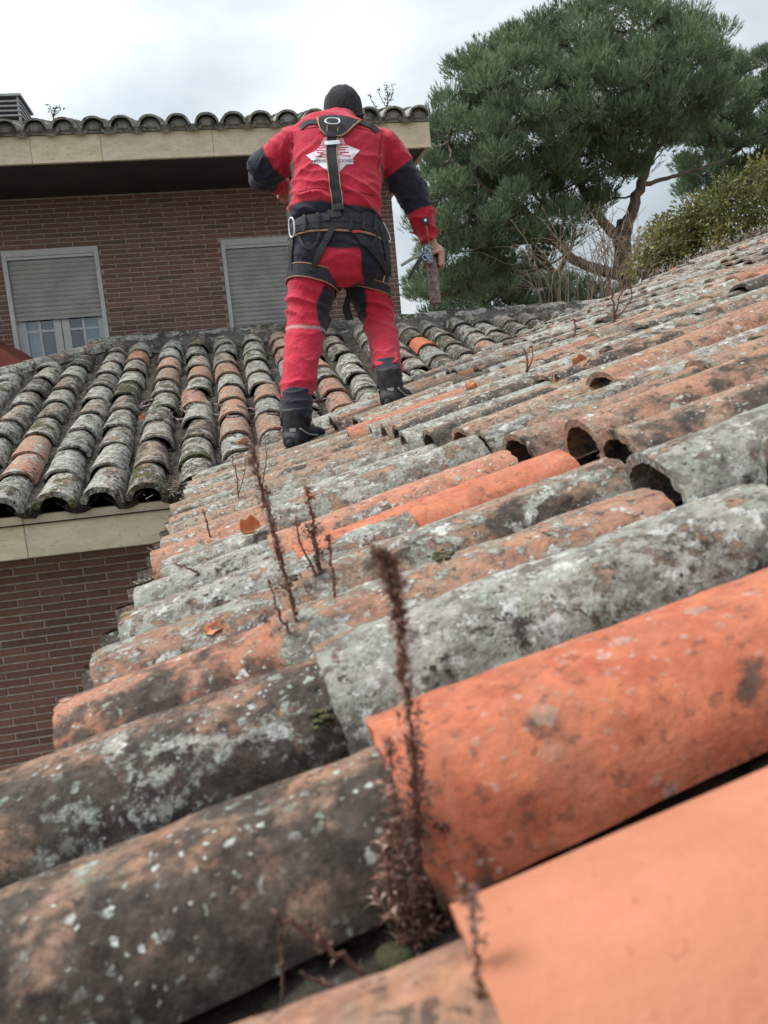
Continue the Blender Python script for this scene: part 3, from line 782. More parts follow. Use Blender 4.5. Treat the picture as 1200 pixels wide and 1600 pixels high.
# slatted cowl on the chimney at the far left
cw = empty('chimney_cowl', (0, 0, 0), house); cw.matrix_parent_inverse = HI
cp = at(6, 192, 10.5)
for i in range(4):
    b = MB(); b.box((cp.x - .55, cp.y - .3, cp.z + .05 * i - .03), (cp.x + .26, cp.y + .3, cp.z + .05 * i - .012)); b.build('cowl_slat', M['grey_metal'], cw)
b = MB(); b.box((cp.x - .57, cp.y - .32, cp.z + .175), (cp.x + .28, cp.y + .32, cp.z + .20)); b.build('cowl_lid', M['grey_metal'], cw)
for sx in (-.52, .235):
    for sy in (-.28, .28):
        b = MB(); b.box((cp.x + sx - .012, cp.y + sy - .012, cp.z - .35), (cp.x + sx + .012, cp.y + sy + .012, cp.z + .175)); b.build('cowl_post', M['grey_metal'], cw)
b = MB(); b.box((cp.x - .45, cp.y - .2, cp.z - .8), (cp.x + .15, cp.y + .2, cp.z - .06)); b.build('chimney_stack', M['grey_mortar'], cw)
# red sheet canopy under the left window
rc = MB()
q = [at(-120, 500, 7.9), at(6, 546, 7.95), at(36, 566, 7.95), at(36, 620, 7.95), at(-120, 620, 7.9)]
n_ = len(q)
rc.add(q + [p + Vector((0, .5, .05)) for p in q], [tuple(range(n_))[::-1], tuple(range(n_, 2 * n_))] + [(i, (i + 1) % n_, n_ + (i + 1) % n_, n_ + i) for i in range(n_)])
tag(rc.build('canopy', M['red_metal']), 'dark red sheet metal canopy peeking over the hip below the half shuttered window', 'canopy')
# ------------------------------------------------------------------ the worker
def cloth(name, wr=0.5, rough=0.85):
    m = NT(name); an = m.n('ShaderNodeAttribute', attribute_name='tcol').outputs['Color']
    p = m.n('ShaderNodeNewGeometry').outputs['Position']
    n1 = m.noise(p, 11, 4, 0.55, 1.2); n2 = m.noise(p, 38, 4, 0.6, 0.6); wv = m.noise(p, 700, 2)
    c = m.mix(m.rng(n2, 0.3, 0.7, 0, 0.22), an, (0.02, 0.015, 0.02), 'MIX')
    c = m.mix(m.rng(m.noise(p, 5, 5, 0.65), 0.55, 0.75, 0, 0.07), c, (0.30, 0.24, 0.22))
    h = m.math('ADD', m.math('MULTIPLY', n1, 1.0), m.math('ADD', m.math('MULTIPLY', n2, 0.35), m.math('MULTIPLY', wv, 0.03)))
    return m.done(c, rough, m.bump(h, wr, 0.03), **{'Specular IOR Level': 0.25, 'Sheen Weight': 0.15})
M['cloth'] = cloth('work_cloth', 0.38)
M['boot'] = simple('boot_leather', (0.022, 0.022, 0.025), 0.6, 40, 0.5, 0.4)
M['sole'] = simple('boot_sole', (0.12, 0.11, 0.10), 0.85, 30, 0.4)
M['web'] = simple('harness_webbing', (0.019, 0.019, 0.023), 0.75, 120, 0.35, 0.5)
M['pad'] = simple('harness_padding', (0.024, 0.024, 0.029), 0.85, 60, 0.3, 0.4)
M['trim'] = simple('tan_trim', (0.34, 0.19, 0.11), 0.8, 60, 0.25)
M['steel'] = simple('steel_ring', (0.55, 0.56, 0.58), 0.3, 60, 0.1, metal=0.9)
M['zinc'] = simple('zinc_gun', (0.32, 0.38, 0.46), 0.35, 80, 0.3, metal=0.75)
M['black'] = simple('black_plastic', (0.02, 0.02, 0.021), 0.5)
M['knit'] = simple('beanie_knit', (0.030, 0.030, 0.033), 0.9, 90, 0.5, 0.8, bscale=350)
M['cord'] = simple('pale_cord', (0.42, 0.36, 0.28), 0.9, 150, 0.3)
def skin_mat():
    m = NT('skin'); p = m.n('ShaderNodeNewGeometry').outputs['Position']
    c = m.mix(m.rng(m.noise(p, 45, 4), 0.3, 0.7), (0.40, 0.215, 0.15), (0.50, 0.285, 0.205))
    return m.done(c, 0.55, m.bump(m.noise(p, 260, 3), 0.25, 0.002), **{'Subsurface Weight': 0.08, 'Subsurface Radius': (.012, .005, .003)})
M['skin'] = skin_mat()
def gun_tube():
    m = NT('rusty_tube'); p = m.n('ShaderNodeNewGeometry').outputs['Position']
    c = m.mix(m.rng(m.noise(p, 40, 6, 0.7), 0.4, 0.65), (0.15, 0.085, 0.062), (0.30, 0.25, 0.215))
    c = m.mix(m.rng(m.noise(m.shift(p, (2, 2, 2)), 90, 5, 0.7), 0.5, 0.62), c, (0.085, 0.055, 0.045))
    return m.done(c, 0.6, m.bump(m.noise(p, 120, 4), 0.4, 0.003))
M['tube'] = gun_tube()
M['label_red'] = simple('red_label', (0.5, 0.03, 0.04), 0.7)
RED, NAVY, PIPE = (0.50, 0.017, 0.045), (0.014, 0.016, 0.028), (0.50, 0.48, 0.46)

def sgnpow(c, e): return math.copysign(abs(c) ** e, c)
def loft(bm_list, rings, n=28, p=2.3, fwd_hint=None):
    """rings: (px, py, Y, half width in px, half depth in m[, tilt]); swept along the joint line"""
    C = [at(r[0], r[1], r[2]) for r in rings]; vs = []
    N = len(C)
    for i, r in enumerate(rings):
        a = (C[min(i + 1, N - 1)] - C[max(i - 1, 0)]).normalized()
        view = C[i].normalized()
        side = a.cross(view)
        if side.length < .25: side = cr.copy()
        side.normalize()
        if side.dot(cr) < -0.2: side = -side
        f = a.cross(side).normalized()
        if f.dot(view) < 0: f = -f
        rx = r[3] * C[i].dot(cf) / FPX; ry = r[4]
        for k in range(n):
            w = 2 * math.pi * k / n
            vs.append(C[i] + side * (rx * sgnpow(math.cos(w), 2 / p)) + f * (ry * sgnpow(math.sin(w), 2 / p)))
    fs = [(i * n + k, i * n + (k + 1) % n, (i + 1) * n + (k + 1) % n, (i + 1) * n + k) for i in range(N - 1) for k in range(n)]
    fs += [tuple(range(n))[::-1], tuple(range((N - 1) * n, N * n))]
    bm_list.add(vs, fs)
def fuse(name, mb, voxel, smooth=4, fac=.5):
    me = mb.mesh(name); bm = bmesh.new(); bm.from_mesh(me); bmesh.ops.recalc_face_normals(bm, faces=bm.faces[:])
    # every closed shell outward
    bm.to_mesh(me); bm.free()
    o = bpy.data.objects.new(name, me); COL.objects.link(o)
    r = o.modifiers.new('r', 'REMESH'); r.mode = 'VOXEL'; r.voxel_size = voxel
    s = o.modifiers.new('s', 'SMOOTH'); s.iterations = smooth; s.factor = fac
    dg = bpy.context.evaluated_depsgraph_get()
    me2 = bpy.data.meshes.new_from_object(o.evaluated_get(dg)); me2.name = name
    bpy.data.objects.remove(o); bpy.data.meshes.remove(me)
    return me2
def arr(me):
    a = np.empty(len(me.vertices) * 3, dtype=np.float32); me.vertices.foreach_get('co', a); return a.reshape(-1, 3).astype(float)
def put(me, a):
    me.vertices.foreach_set('co', a.astype(np.float32).ravel()); me.update()
def normals(me):
    a = np.empty(len(me.vertices) * 3, dtype=np.float32); me.vertices.foreach_get('normal', a); return a.reshape(-1, 3).astype(float)
def setcol(me, c):
    c = np.clip(c, 0, 1); c4 = np.concatenate([c, np.ones((len(c), 1))], 1).astype(np.float32)
    at_ = me.color_attributes.new('tcol', 'FLOAT_COLOR', 'POINT'); at_.data.foreach_set('color', c4.ravel())
def sst(x, a, b):
    t = np.clip((x - a) / (b - a), 0, 1); return t * t * (3 - 2 * t)
def seg(P, A, B):
    """distance to and parameter along the line A-B"""
    A = np.array(A); B = np.array(B); d = B - A; t = (P - A) @ d / (d @ d)
    q = A + np.clip(t, 0, 1)[:, None] * d
    return np.linalg.norm(P - q, axis=1), t

person = empty('person', at(530, 650, 3.9))
tag(person, 'person in red and navy workwear, black beanie and safety harness standing with back turned', 'person')
PI_ = Matrix.Translation(person.location).inverted()
def kid(o): o.parent = person; o.matrix_parent_inverse = PI_; return o

# joints: pixel, pixel, depth
J = dict(pel=(528, 392, 3.95), hL=(496, 402, 3.93), hR=(563, 400, 3.97), kL=(478, 512, 3.86), kR=(594, 503, 3.98),
         aL=(463, 655, 3.62), aR=(607, 597, 3.63), wa=(525, 332, 3.98), ch=(527, 262, 4.06), nk=(531, 192, 4.16), hd=(536, 172, 4.26),
         sL=(461, 226, 4.12), eL=(406, 268, 4.22), wL=(446, 290, 4.42), sR=(595, 226, 4.10), eR=(645, 302, 4.12), wR=(673, 384, 4.08))
JV = {k: at(*v) for k, v in J.items()}

# jacket
jb = MB()
loft(jb, [(524, 352, 3.96, 71, .135), (524, 335, 3.97, 73, .150), (524, 316, 3.99, 72, .152), (525, 296, 4.01, 70, .150), (526, 272, 4.04, 71, .150),
          (527, 250, 4.07, 74, .150), (528, 232, 4.09, 77, .140), (528, 216, 4.11, 74, .122), (529, 207, 4.13, 60, .100), (530, 201, 4.15, 40, .085), (531, 196, 4.17, 30, .078)], n=40, p=2.6)
loft(jb, [(530, 212, 4.15, 38, .090), (531, 202, 4.17, 31, .080), (532, 193, 4.195, 28, .078), (533, 188, 4.21, 26.5, .076)], n=32)      # collar
loft(jb, [(480, 222, 4.10, 24, .090), (461, 227, 4.12, 29, .096), (444, 241, 4.15, 30, .090), (424, 256, 4.19, 29, .082), (410, 266, 4.22, 27, .078),
          (412, 276, 4.28, 25, .074), (424, 283, 4.34, 20, .066), (437, 287, 4.40, 16, .058), (443, 289, 4.43, 14, .050)], n=28)
loft(jb, [(578, 222, 4.09, 24, .092), (596, 229, 4.10, 29, .098), (610, 248, 4.105, 29, .092), (624, 270, 4.11, 27.5, .085), (637, 290, 4.115, 26.5, .081),
          (646, 307, 4.115, 25, .077), (654, 326, 4.11, 21.5, .070), (663, 350, 4.10, 18, .060), (669, 368, 4.09, 15.5, .052), (672, 378, 4.085, 14.5, .049)], n=28)
jm = fuse('jacket', jb, .0085, 5)
P = arr(jm); Nn = normals(jm)
ax = (np.array(JV['nk']) - np.array(JV['pel'])); ax /= np.linalg.norm(ax)
sx = np.array(cr) - ax * (np.array(cr) @ ax); sx /= np.linalg.norm(sx); fx_ = np.cross(ax, sx); fx_ *= np.sign(fx_ @ np.array(cf))
def bodycoords(P):
    q = P - np.array(JV['pel']); return q @ sx, q @ fx_, q @ ax
U, W_, V = bodycoords(P)
VH = float((np.array(JV['nk']) - np.array(JV['pel'])) @ ax)
dRu, tRu = seg(P, JV['sR'], JV['eR']); dRf, tRf = seg(P, JV['eR'], JV['wR'])
dLu, tLu = seg(P, JV['sL'], JV['eL']); dLf, tLf = seg(P, JV['eL'], JV['wL'])
tR = np.where(dRu < dRf, tRu, 1 + tRf); tL = np.where(dLu < dLf, tLu, 1 + tLf)
armR = (np.minimum(dRu, dRf) < .125) & (U > .19) ; armL = (np.minimum(dLu, dLf) < .125) & (U < -.20)
# folds: across the sleeves at the bend, slanting over the small of the back
def folds(P, k, dirs, seed, warp=.35):
    out = np.zeros(len(P)); d = np.array(dirs); d = d / np.linalg.norm(d)
    for i, p in enumerate(P):
        w = noise.noise(Vector(p * 5.0) + Vector((seed, 0, 0))) * warp + noise.noise(Vector(p * 13.0) + Vector((0, seed, 0))) * warp * .35
        s = math.sin(k * (p @ d) + 9 * w + seed)
        out[i] = (1 - abs(s)) ** 2.2 - .25
    return out
disp = np.zeros(len(P))
back = np.clip(1 - np.abs(V - .19) / .17, 0, 1)
disp += .019 * back * folds(P, 42, ax + .35 * sx, 1.3)
disp += .013 * np.clip(1 - np.abs(V - .34) / .2, 0, 1) * folds(P, 30, ax - .55 * sx, 4.1) * np.clip(np.abs(U) / .16, 0, 1)
aR_ = np.array(JV['wR'] - JV['sR']); aL_ = np.array(JV['eL'] - JV['sL'])
disp += np.where(armR, .007 * folds(P, 38, aR_ / np.linalg.norm(aR_) + .5 * sx, 2.2, .8), 0) + np.where(armL, .008 * folds(P, 40, aL_, 3.7, .7), 0)
for i, p in enumerate(P): disp[i] += .006 * noise.noise(Vector(p * 8)) + .003 * noise.noise(Vector(p * 21))
P2 = P + Nn * disp[:, None]
put(jm, P2)
col = np.tile(np.array(RED), (len(P), 1))
def lay_col(col, mask, c): return col * (1 - mask[:, None]) + np.array(c) * mask[:, None]
wob = np.array([.012 * noise.noise(Vector(p * 9)) for p in P])
torso = ~(armR | armL)
hem = (1 - sst(V + wob + .05 * U, .135, .146)) * torso
col = lay_col(col, hem, NAVY)
sidep = sst(np.abs(U) + .10 * (V - .3), .205, .213) * (1 - sst(V, .40, .41)) * torso
col = lay_col(col, sidep, NAVY)
col = lay_col(col, armR * sst(tR + .18 * (W_ / .1) * 0 + 1.1 * (U - .30) * -1 * 0, .50, .53) * (1 - sst(tR, 1.36, 1.39)), NAVY)
col = lay_col(col, armL * sst(tL, .56, .59) * (1 - sst(tL, 1.45, 1.50)), NAVY)
yoke = sst(W_, -.015, -.005) * sst(V, VH * .80, VH * .82) * (np.abs(U) < .23)
col = lay_col(col, yoke * .75, NAVY)
# light piping where hem and sleeve colours change
col = lay_col(col, torso * np.exp(-((V + wob + .05 * U - .1405) / .0035) ** 2) * .35, (.12, .02, .03))
setcol(jm, col); shade(jm)
kid(mobj('jacket', jm, M['cloth']))

# trousers
tb = MB()
loft(tb, [(525, 340, 3.965, 66, .130), (526, 358, 3.955, 70, .140), (527, 378, 3.95, 74, .150), (528, 398, 3.945, 77, .158), (529, 418, 3.945, 77, .158), (530, 436, 3.945, 70, .140), (531, 448, 3.95, 52, .10)], n=40, p=2.5)
loft(tb, [(494, 395, 3.94, 40, .13), (489, 425, 3.935, 39, .125), (486, 455, 3.92, 37, .118), (482, 482, 3.90, 35, .108), (479, 510, 3.87, 33, .100), (475, 532, 3.84, 30.5, .094), (471, 562, 3.78, 29, .092),
          (467.5, 592, 3.72, 27, .088), (465, 612, 3.685, 25.5, .084), (463.5, 628, 3.655, 24.5, .080)], n=30)
loft(tb, [(566, 395, 3.96, 40, .13), (571, 425, 3.98, 38, .122), (577, 452, 3.99, 33, .112), (584, 478, 3.99, 28.5, .100), (592, 502, 3.98, 25.5, .092), (598, 524, 3.93, 24.5, .088), (602, 550, 3.82, 23.5, .083),
          (605, 572, 3.73, 22, .077), (607, 588, 3.67, 21, .072)], n=30)
tm = fuse('trousers', tb, .0085, 5)
P = arr(tm); Nn = normals(tm); U, W_, V = bodycoords(P)
dT1, tT1 = seg(P, JV['hL'], JV['kL']); dS1, tS1 = seg(P, JV['kL'], JV['aL']); dT2, tT2 = seg(P, JV['hR'], JV['kR']); dS2, tS2 = seg(P, JV['kR'], JV['aR'])
isL = np.minimum(dT1, dS1) < np.minimum(dT2, dS2)
t1 = np.where(dT1 < dS1, tT1, 1 + tS1); t2 = np.where(dT2 < dS2, tT2, 1 + tS2); tl = np.where(isL, t1, t2)
def legside(P, t, h, k, a):   # lateral offset from the leg's line, positive to the right
    H, K, A = (np.array(JV[n]) for n in (h, k, a))
    c = np.where((t < 1)[:, None], H + np.clip(t, 0, 1)[:, None] * (K - H), K + np.clip(t - 1, 0, 1)[:, None] * (A - K))
    return (P - c) @ np.array(cr), (P - c) @ np.array(cf)
uL, wL_ = legside(P, t1, 'hL', 'kL', 'aL'); uR, wR_ = legside(P, t2, 'hR', 'kR', 'aR')
disp = np.zeros(len(P))
legax = np.array((0, 0, 1.0))
kn = np.clip(1 - np.abs(tl - .80) / .38, 0, 1); cf_ = np.clip(1 - np.abs(tl - 1.82) / .25, 0, 1)
disp += .019 * kn * folds(P, 62, legax + .3 * np.array(cr), 1.9) + .019 * cf_ * folds(P, 58, legax - .25 * np.array(cr), 5.2) + .007 * folds(P, 34, legax + .5 * np.array(cr), 8.2)
for i, p in enumerate(P): disp[i] += .006 * noise.noise(Vector(p * 7)) + .003 * noise.noise(Vector(p * 19))
put(tm, P + Nn * disp[:, None])
col = np.tile(np.array(RED), (len(P), 1))
wob = np.array([.010 * noise.noise(Vector(p * 8)) for p in P])
col = lay_col(col, sst(V + wob, -.070, -.062), NAVY)                                     # waistband and seat top
pel = (V < .045) & (V > -.32)
pockL = pel * sst(-U + wob, .075, .082) * sst(V, -.160, -.153) * (W_ < .02)
pockR = pel * sst(U + wob - .3 * np.clip(-V - .13, 0, 1), .105, .112) * sst(V, -.188, -.180)
col = lay_col(col, np.maximum(pockL, pockR) * 1.0, NAVY)
inL = isL * sst(uL - .35 * np.abs(tl - .72) * .25, .035, .043) * sst(tl, .42, .48) * (1 - sst(tl + 2.2 * (uL - .06) * 0, 1.10, 1.12))
inR = (~isL) * sst(-uR - .10 * np.abs(tl - .55), .015, .023) * sst(tl, .36, .42) * (1 - sst(tl, .98, 1.0))
col = lay_col(col, np.maximum(inL, inR), NAVY)
col = lay_col(col, isL * np.exp(-((tl - 1.115 + .5 * uL * uL * 12) / .013) ** 2) * .75, PIPE)
col = lay_col(col, (~isL) * np.exp(-((tl - 1.005 - .35 * uR) / .013) ** 2) * .75, PIPE)
col = lay_col(col, isL * sst(tl, 1.80, 1.83) * .0, NAVY)
setcol(tm, col); shade(tm)
kid(mobj('trousers', tm, M['cloth']))

# the cargo pocket flap on the left thigh, gaiters, boots
def simple_loft(name, rings, mat, n=26, p=2.2, voxel=None):
    b = MB(); loft(b, rings, n, p); return kid(b.build(name, mat, None, True, 50))
gm = MB(); loft(gm, [(464, 617, 3.67, 24, .078), (463.5, 630, 3.65, 25.5, .08), (463, 643, 3.635, 25.5, .084), (462, 656, 3.62, 25, .084), (461, 662, 3.61, 24, .082)], n=30)
gme = fuse('gaiter', gm, .007, 3); Pg = arr(gme); Ng = normals(gme); put(gme, Pg + Ng * (.006 * folds(Pg, 75, (0, 0, 1), 2))[:, None]); setcol(gme, np.tile(np.array(NAVY), (len(Pg), 1))); shade(gme); kid(mobj('gaiter', gme, M['cloth']))
gm = MB(); loft(gm, [(605.5, 576, 3.71, 20.5, .070), (607, 587, 3.67, 21.5, .074), (608.5, 598, 3.63, 21.5, .076), (609.5, 606, 3.61, 20.5, .074)], n=30)
gme = fuse('gaiter', gm, .007, 3); Pg = arr(gme); Ng = normals(gme); put(gme, Pg + Ng * (.006 * folds(Pg, 75, (0, 0, 1), 4))[:, None]); setcol(gme, np.tile(np.array(NAVY), (len(Pg), 1))); shade(gme); kid(mobj('gaiter', gme, M['cloth']))
def boot(ank, toe_dir, side, L=.30, up=Vector((0, 0, 1)), wid=.052):
    """ank: ankle centre; the foot runs from the heel along toe_dir"""
    toe_dir = toe_dir.normalized(); sd_ = toe_dir.cross(up).normalized(); u2 = sd_.cross(toe_dir).normalized()
    b = MB(); vs = []; n = 22
    prof = [(-.085, .030, .055, .034), (-.07, .045, .075, .042), (-.03, .050, .095, .045), (.02, .050, .095, .046), (.07, .048, .080, .048), (.12, .043, .064, .052), (.165, .038, .052, .050), (.20, .030, .042, .042), (.222, .018, .026, .026)]
    for (x, hz, top, hw) in prof:
        for k in range(n):
            w = 2 * math.pi * k / n
            z = math.sin(w); y = math.cos(w)
            zz_ = sgnpow(z, .8) * (top * .5) + top * .5 - .0
            vs.append(ank + toe_dir * x + sd_ * (hw * sgnpow(y, .8)) + u2 * (zz_ - .10))
    fs = [(i * n + k, i * n + (k + 1) % n, (i + 1) * n + (k + 1) % n, (i + 1) * n + k) for i in range(len(prof) - 1) for k in range(n)]
    fs += [tuple(range(n))[::-1], tuple(range((len(prof) - 1) * n, len(prof) * n))]
    b.add(vs, fs)
    b.tube([ank - toe_dir * .02 + u2 * -.04, ank - toe_dir * .018 + u2 * .02, ank - toe_dir * .012 + u2 * .062], [.050, .051, .054], 20)
    me = fuse('boot', b, .007, 4); Pb = arr(me); Nb = normals(me)
    put(me, Pb + Nb * np.array([.003 * noise.noise(Vector(p * 30)) for p in Pb])[:, None]); shade(me)
    bo = kid(mobj('boot', me, M['boot']))
    s = MB(); vs = []; m = 24; out = []
    for k in range(m):
        w = 2 * math.pi * k / m; x = .070 + .160 * math.cos(w); hw = .050 * (1 - .12 * math.cos(w)) * abs(math.sin(w)) ** .6 * (1 if math.sin(w) > 0 else -1)
        out.append((x, hw))
    for z in (-.118, -.094):
        for x, hw in out: vs.append(ank + toe_dir * x + sd_ * hw + u2 * z)
    s.add(vs, [tuple(range(m))[::-1], tuple(range(m, 2 * m))] + [(k, (k + 1) % m, m + (k + 1) % m, m + k) for k in range(m)])
    so = s.build('sole', M['sole'], bo)
    hp_ = MB(); hp_.tube([ank + toe_dir * (-.092 + .0) + u2 * -.085 + sd_ * 0, ank + toe_dir * -.086 + u2 * -.06], [.020, .012], 10); hp_.build('heel_patch', M['pad'], bo, True)
    for sg_ in (-1, 1):
        pn = MB(); pn.tube(catmull([ank + toe_dir * -.06 + sd_ * (.044 * sg_) + u2 * -.02, ank + toe_dir * .0 + sd_ * (.052 * sg_) + u2 * -.055, ank + toe_dir * .08 + sd_ * (.055 * sg_) + u2 * -.072], 4), .004, 6); pn.build('side_piping', M['grey_metal'], bo, True)
    for k in range(3):
        l = MB(); x = .035 + .03 * k; z = -.012 - .012 * k
        l.tube([ank + toe_dir * x + sd_ * -.03 + u2 * (z - .01), ank + toe_dir * (x + .008) + u2 * z, ank + toe_dir * x + sd_ * .03 + u2 * (z - .01)], .0035, 6)
        l.build('lace', M['pad'], bo)
    t = MB(); t.box((-.014, -.003, -.007), (.014, .003, .007)); tg = t.build('boot_tab', M['grey_metal'], bo)
    tg.matrix_world = mat_from(ank - toe_dir * .068 - u2 * .022 + sd_ * .012, sd_, toe_dir, u2)
    for c in bo.children: c.matrix_parent_inverse = Matrix.Identity(4)
    bo.matrix_parent_inverse = PI_
    return bo
boot(at(463, 660, 3.61), Vector((.50, .84, .10)), -1)
boot(at(611, 598, 3.60), Vector((.42, .88, .10)), 1)
smx = MB(); loft(smx, [(606, 570, 3.74, 18, .058), (608, 586, 3.66, 18.5, .058), (610, 600, 3.61, 18, .056)], n=22); kid(smx.build('sock', M['boot'], None, True))

# the body itself: head, neck, trunk, arms, hands, legs in one surface
bb = MB()
loft(bb, [(527, 420, 3.95, 55, .10), (526, 380, 3.955, 58, .11), (525, 335, 3.98, 52, .10), (526, 295, 4.02, 56, .11), (527, 250, 4.08, 60, .11), (529, 215, 4.12, 50, .08), (531, 199, 4.16, 24, .055), (534, 188, 4.225, 18, .042), (536, 172, 4.27, 18, .042)], n=30)
loft(bb, [(496, 400, 3.94, 30, .09), (479, 510, 3.87, 22, .065), (468, 600, 3.72, 19, .06), (463, 655, 3.63, 14, .045)], n=20)
loft(bb, [(563, 400, 3.97, 30, .09), (592, 502, 3.98, 20, .062), (602, 560, 3.78, 17, .055), (608, 596, 3.63, 13, .042)], n=20)
loft(bb, [(470, 225, 4.11, 20, .06), (408, 267, 4.22, 16, .048), (432, 284, 4.38, 12, .036), (446, 289, 4.45, 9, .028)], n=18)
loft(bb, [(585, 225, 4.10, 20, .06), (645, 305, 4.12, 16, .048), (666, 360, 4.095, 11.5, .036), (675, 384, 4.085, 9, .026), (679, 392, 4.083, 9.5, .02)], n=18)
# head: skull bowed forward, with jaw, nose, brow and ears
hc = at(536, 171, 4.27)
hup = (Vector((0.0, -.12, 1.0))).normalized(); hf = Vector((.10, 1, -.30)).normalized(); hf = (hf - hup * hf.dot(hup)).normalized(); hs = hf.cross(hup).normalized()
def ell(mb, c, r, n=16, m=12):
    vs = []; 
    for i in range(m + 1):
        a = math.pi * i / m
        for k in range(n):
            w = 2 * math.pi * k / n
            vs.append(c + hs * (r[0] * math.sin(a) * math.cos(w)) + hf * (r[1] * math.sin(a) * math.sin(w)) + hup * (r[2] * math.cos(a)))
    mb.add(vs, [(i * n + k, i * n + (k + 1) % n, (i + 1) * n + (k + 1) % n, (i + 1) * n + k) for i in range(m) for k in range(n)])
ell(bb, hc, (.076, .098, .090)); ell(bb, hc + hf * .035 - hup * .065, (.056, .062, .055))
ell(bb, hc + hf * .103 - hup * .038, (.014, .018, .020)); ell(bb, hc + hf * .092 - hup * .008, (.012, .016, .03)); ell(bb, hc + hf * .080 + hup * .014, (.05, .02, .012))
for s_ in (-1, 1): ell(bb, hc + hs * (.094 * s_) - hup * .030 + hf * .004, (.014, .022, .034), 12, 8)
ell(bb, hc + hf * .088 - hup * .072, (.022, .010, .007), 12, 8)
# hands
def finger(mb, pts, r0, r1): 
    q = catmull(pts, 4); mb.tube(q, [r0 + (r1 - r0) * i / (len(q) - 1) for i in range(len(q))], 9)
GA0, GA1 = at(674, 405, 4.06), at(681, 476, 4.02)             # axis of the gun's tube
gax = (GA1 - GA0).normalized(); gr = .0285
gside = (cr - gax * cr.dot(gax)).normalized(); gview = gax.cross(gside).normalized()
if gview.dot(cf) < 0: gview = -gview
def on_gun(h, ang, rad): return GA0 + gax * h + (gside * math.cos(R(ang)) + gview * math.sin(R(ang))) * rad   # 0 = right, 90 = away, -90 = towards us
wr = at(678, 386, 4.083)
pc = on_gun(-.004, 10, .046)
mbp = bb
def blob(c, r): ell(mbp, c, r, 12, 10)
for h, a, rr in ((-.028, 5, .048), (-.012, 8, .050), (.004, 8, .050), (.020, 6, .049), (.034, 5, .047)):
    mbp.tube([on_gun(h, a - 48, rr - .004), on_gun(h, a - 22, rr + .003), on_gun(h, a + 6, rr + .005), on_gun(h, a + 36, rr + .002)], [.010, .0135, .0135, .011], 10)
mbp.tube([wr, on_gun(-.035, 6, .046), on_gun(-.01, 8, .048)], [.025, .026, .022], 12)
for i, h in enumerate((-.026, -.006, .014, .033)):
    ln = (1.0, 1.08, 1.02, .86)[i]; rr = (.0088, .0092, .0088, .0078)[i]
    finger(mbp, [on_gun(h, 28, .050), on_gun(h + .003, 62, .045), on_gun(h + .006, 100 * ln, .041), on_gun(h + .008, 142 * ln, .039), on_gun(h + .009, 176 * ln, .038)], rr * 1.12, rr * .86)
finger(mbp, [on_gun(-.030, -28, .048), on_gun(-.022, -62, .046), on_gun(-.008, -98, .042), on_gun(.006, -128, .0395)], .0125, .0088)
# left hand, in front of the chest with the fingers hanging
lw = at(443, 288, 4.45)
lp = at(445, 296, 4.47)
bb.tube([lw, at(444, 290, 4.46), lp, at(446, 301, 4.48)], [.025, .029, .030, .022], 12)
for i, (fx0, fy0) in enumerate(((435, 306), (440, 310), (445, 312), (451, 311))):
    k = (.95, 1.05, 1.0, .85)[i]
    finger(bb, [at(438 + 4 * i, 297, 4.47), at(fx0 - 1, fy0 - 5, 4.49), at(fx0, fy0 + 1 * k, 4.48), at(fx0 + .5, fy0 + 6 * k, 4.475)], .0092, .0068)
finger(bb, [at(440, 290, 4.47), at(433, 295, 4.46), at(430, 301, 4.46)], .011, .008)
bme = fuse('body', bb, .0048, 2, .4); shade(bme)
body = kid(mobj('body', bme, M['skin']))
for s_ in (-1, 1):
    e_ = MB(); e_.v = []; ell(e_, hc + hs * (.030 * s_) + hf * .086 - hup * .002, (.012, .012, .012), 10, 8); kid(e_.build('eye', M['alu'], None, True))
# beanie with a turned-up band
bn = MB(); vs = []; n = 40; m = 16
for i in range(m + 1):
    a = math.pi * .80 * i / m
    for k in range(n):
        w = 2 * math.pi * k / n
        rr = 1 + (.05 if i > m - 5 else 0) + .02 * math.sin(5 * w + i) * (i < 8) + .012 * math.sin(w * 20) * (i > m - 5)
        vs.append(hc + hs * (.096 * rr * max(math.sin(a), .80 if a > 1.57 else 0) ** .85 * math.cos(w)) + hf * (.110 * rr * max(math.sin(a), .80 if a > 1.57 else 0) ** .85 * math.sin(w)) + hup * (.106 * math.cos(a) + .0 + .012 * nz((math.cos(w), math.sin(w), a), 2.3)))
bn.add(vs, [(i * n + k, (i + 1) * n + k, (i + 1) * n + (k + 1) % n, i * n + (k + 1) % n) for i in range(m) for k in range(n)])
bno = bn.build('beanie', M['knit'], None, True); kid(bno)
for zc, rw_ in ((-.030, .0065),):
    bt = MB(); bt.tube([hc + hs * (.099 * math.cos(2 * math.pi * k / 40)) + hf * (.113 * math.sin(2 * math.pi * k / 40)) + hup * (zc + .018 * math.sin(2 * math.pi * k / 40)) for k in range(41)], rw_, 8, None, False)
    bt.build('beanie_fold', M['knit'], bno, True)
bl = MB(); bl.tube([hc + hs * .098 - hf * .02 - hup * .05, hc + hs * .098 - hf * .035 - hup * .044], .0045, 6); bl.build('beanie_tab', M['alu'], bno)
sol = bno.modifiers.new('thick', 'SOLIDIFY'); sol.thickness = .006

M['seam'] = simple('jacket_seam', (0.20, 0.010, 0.020), 0.9)
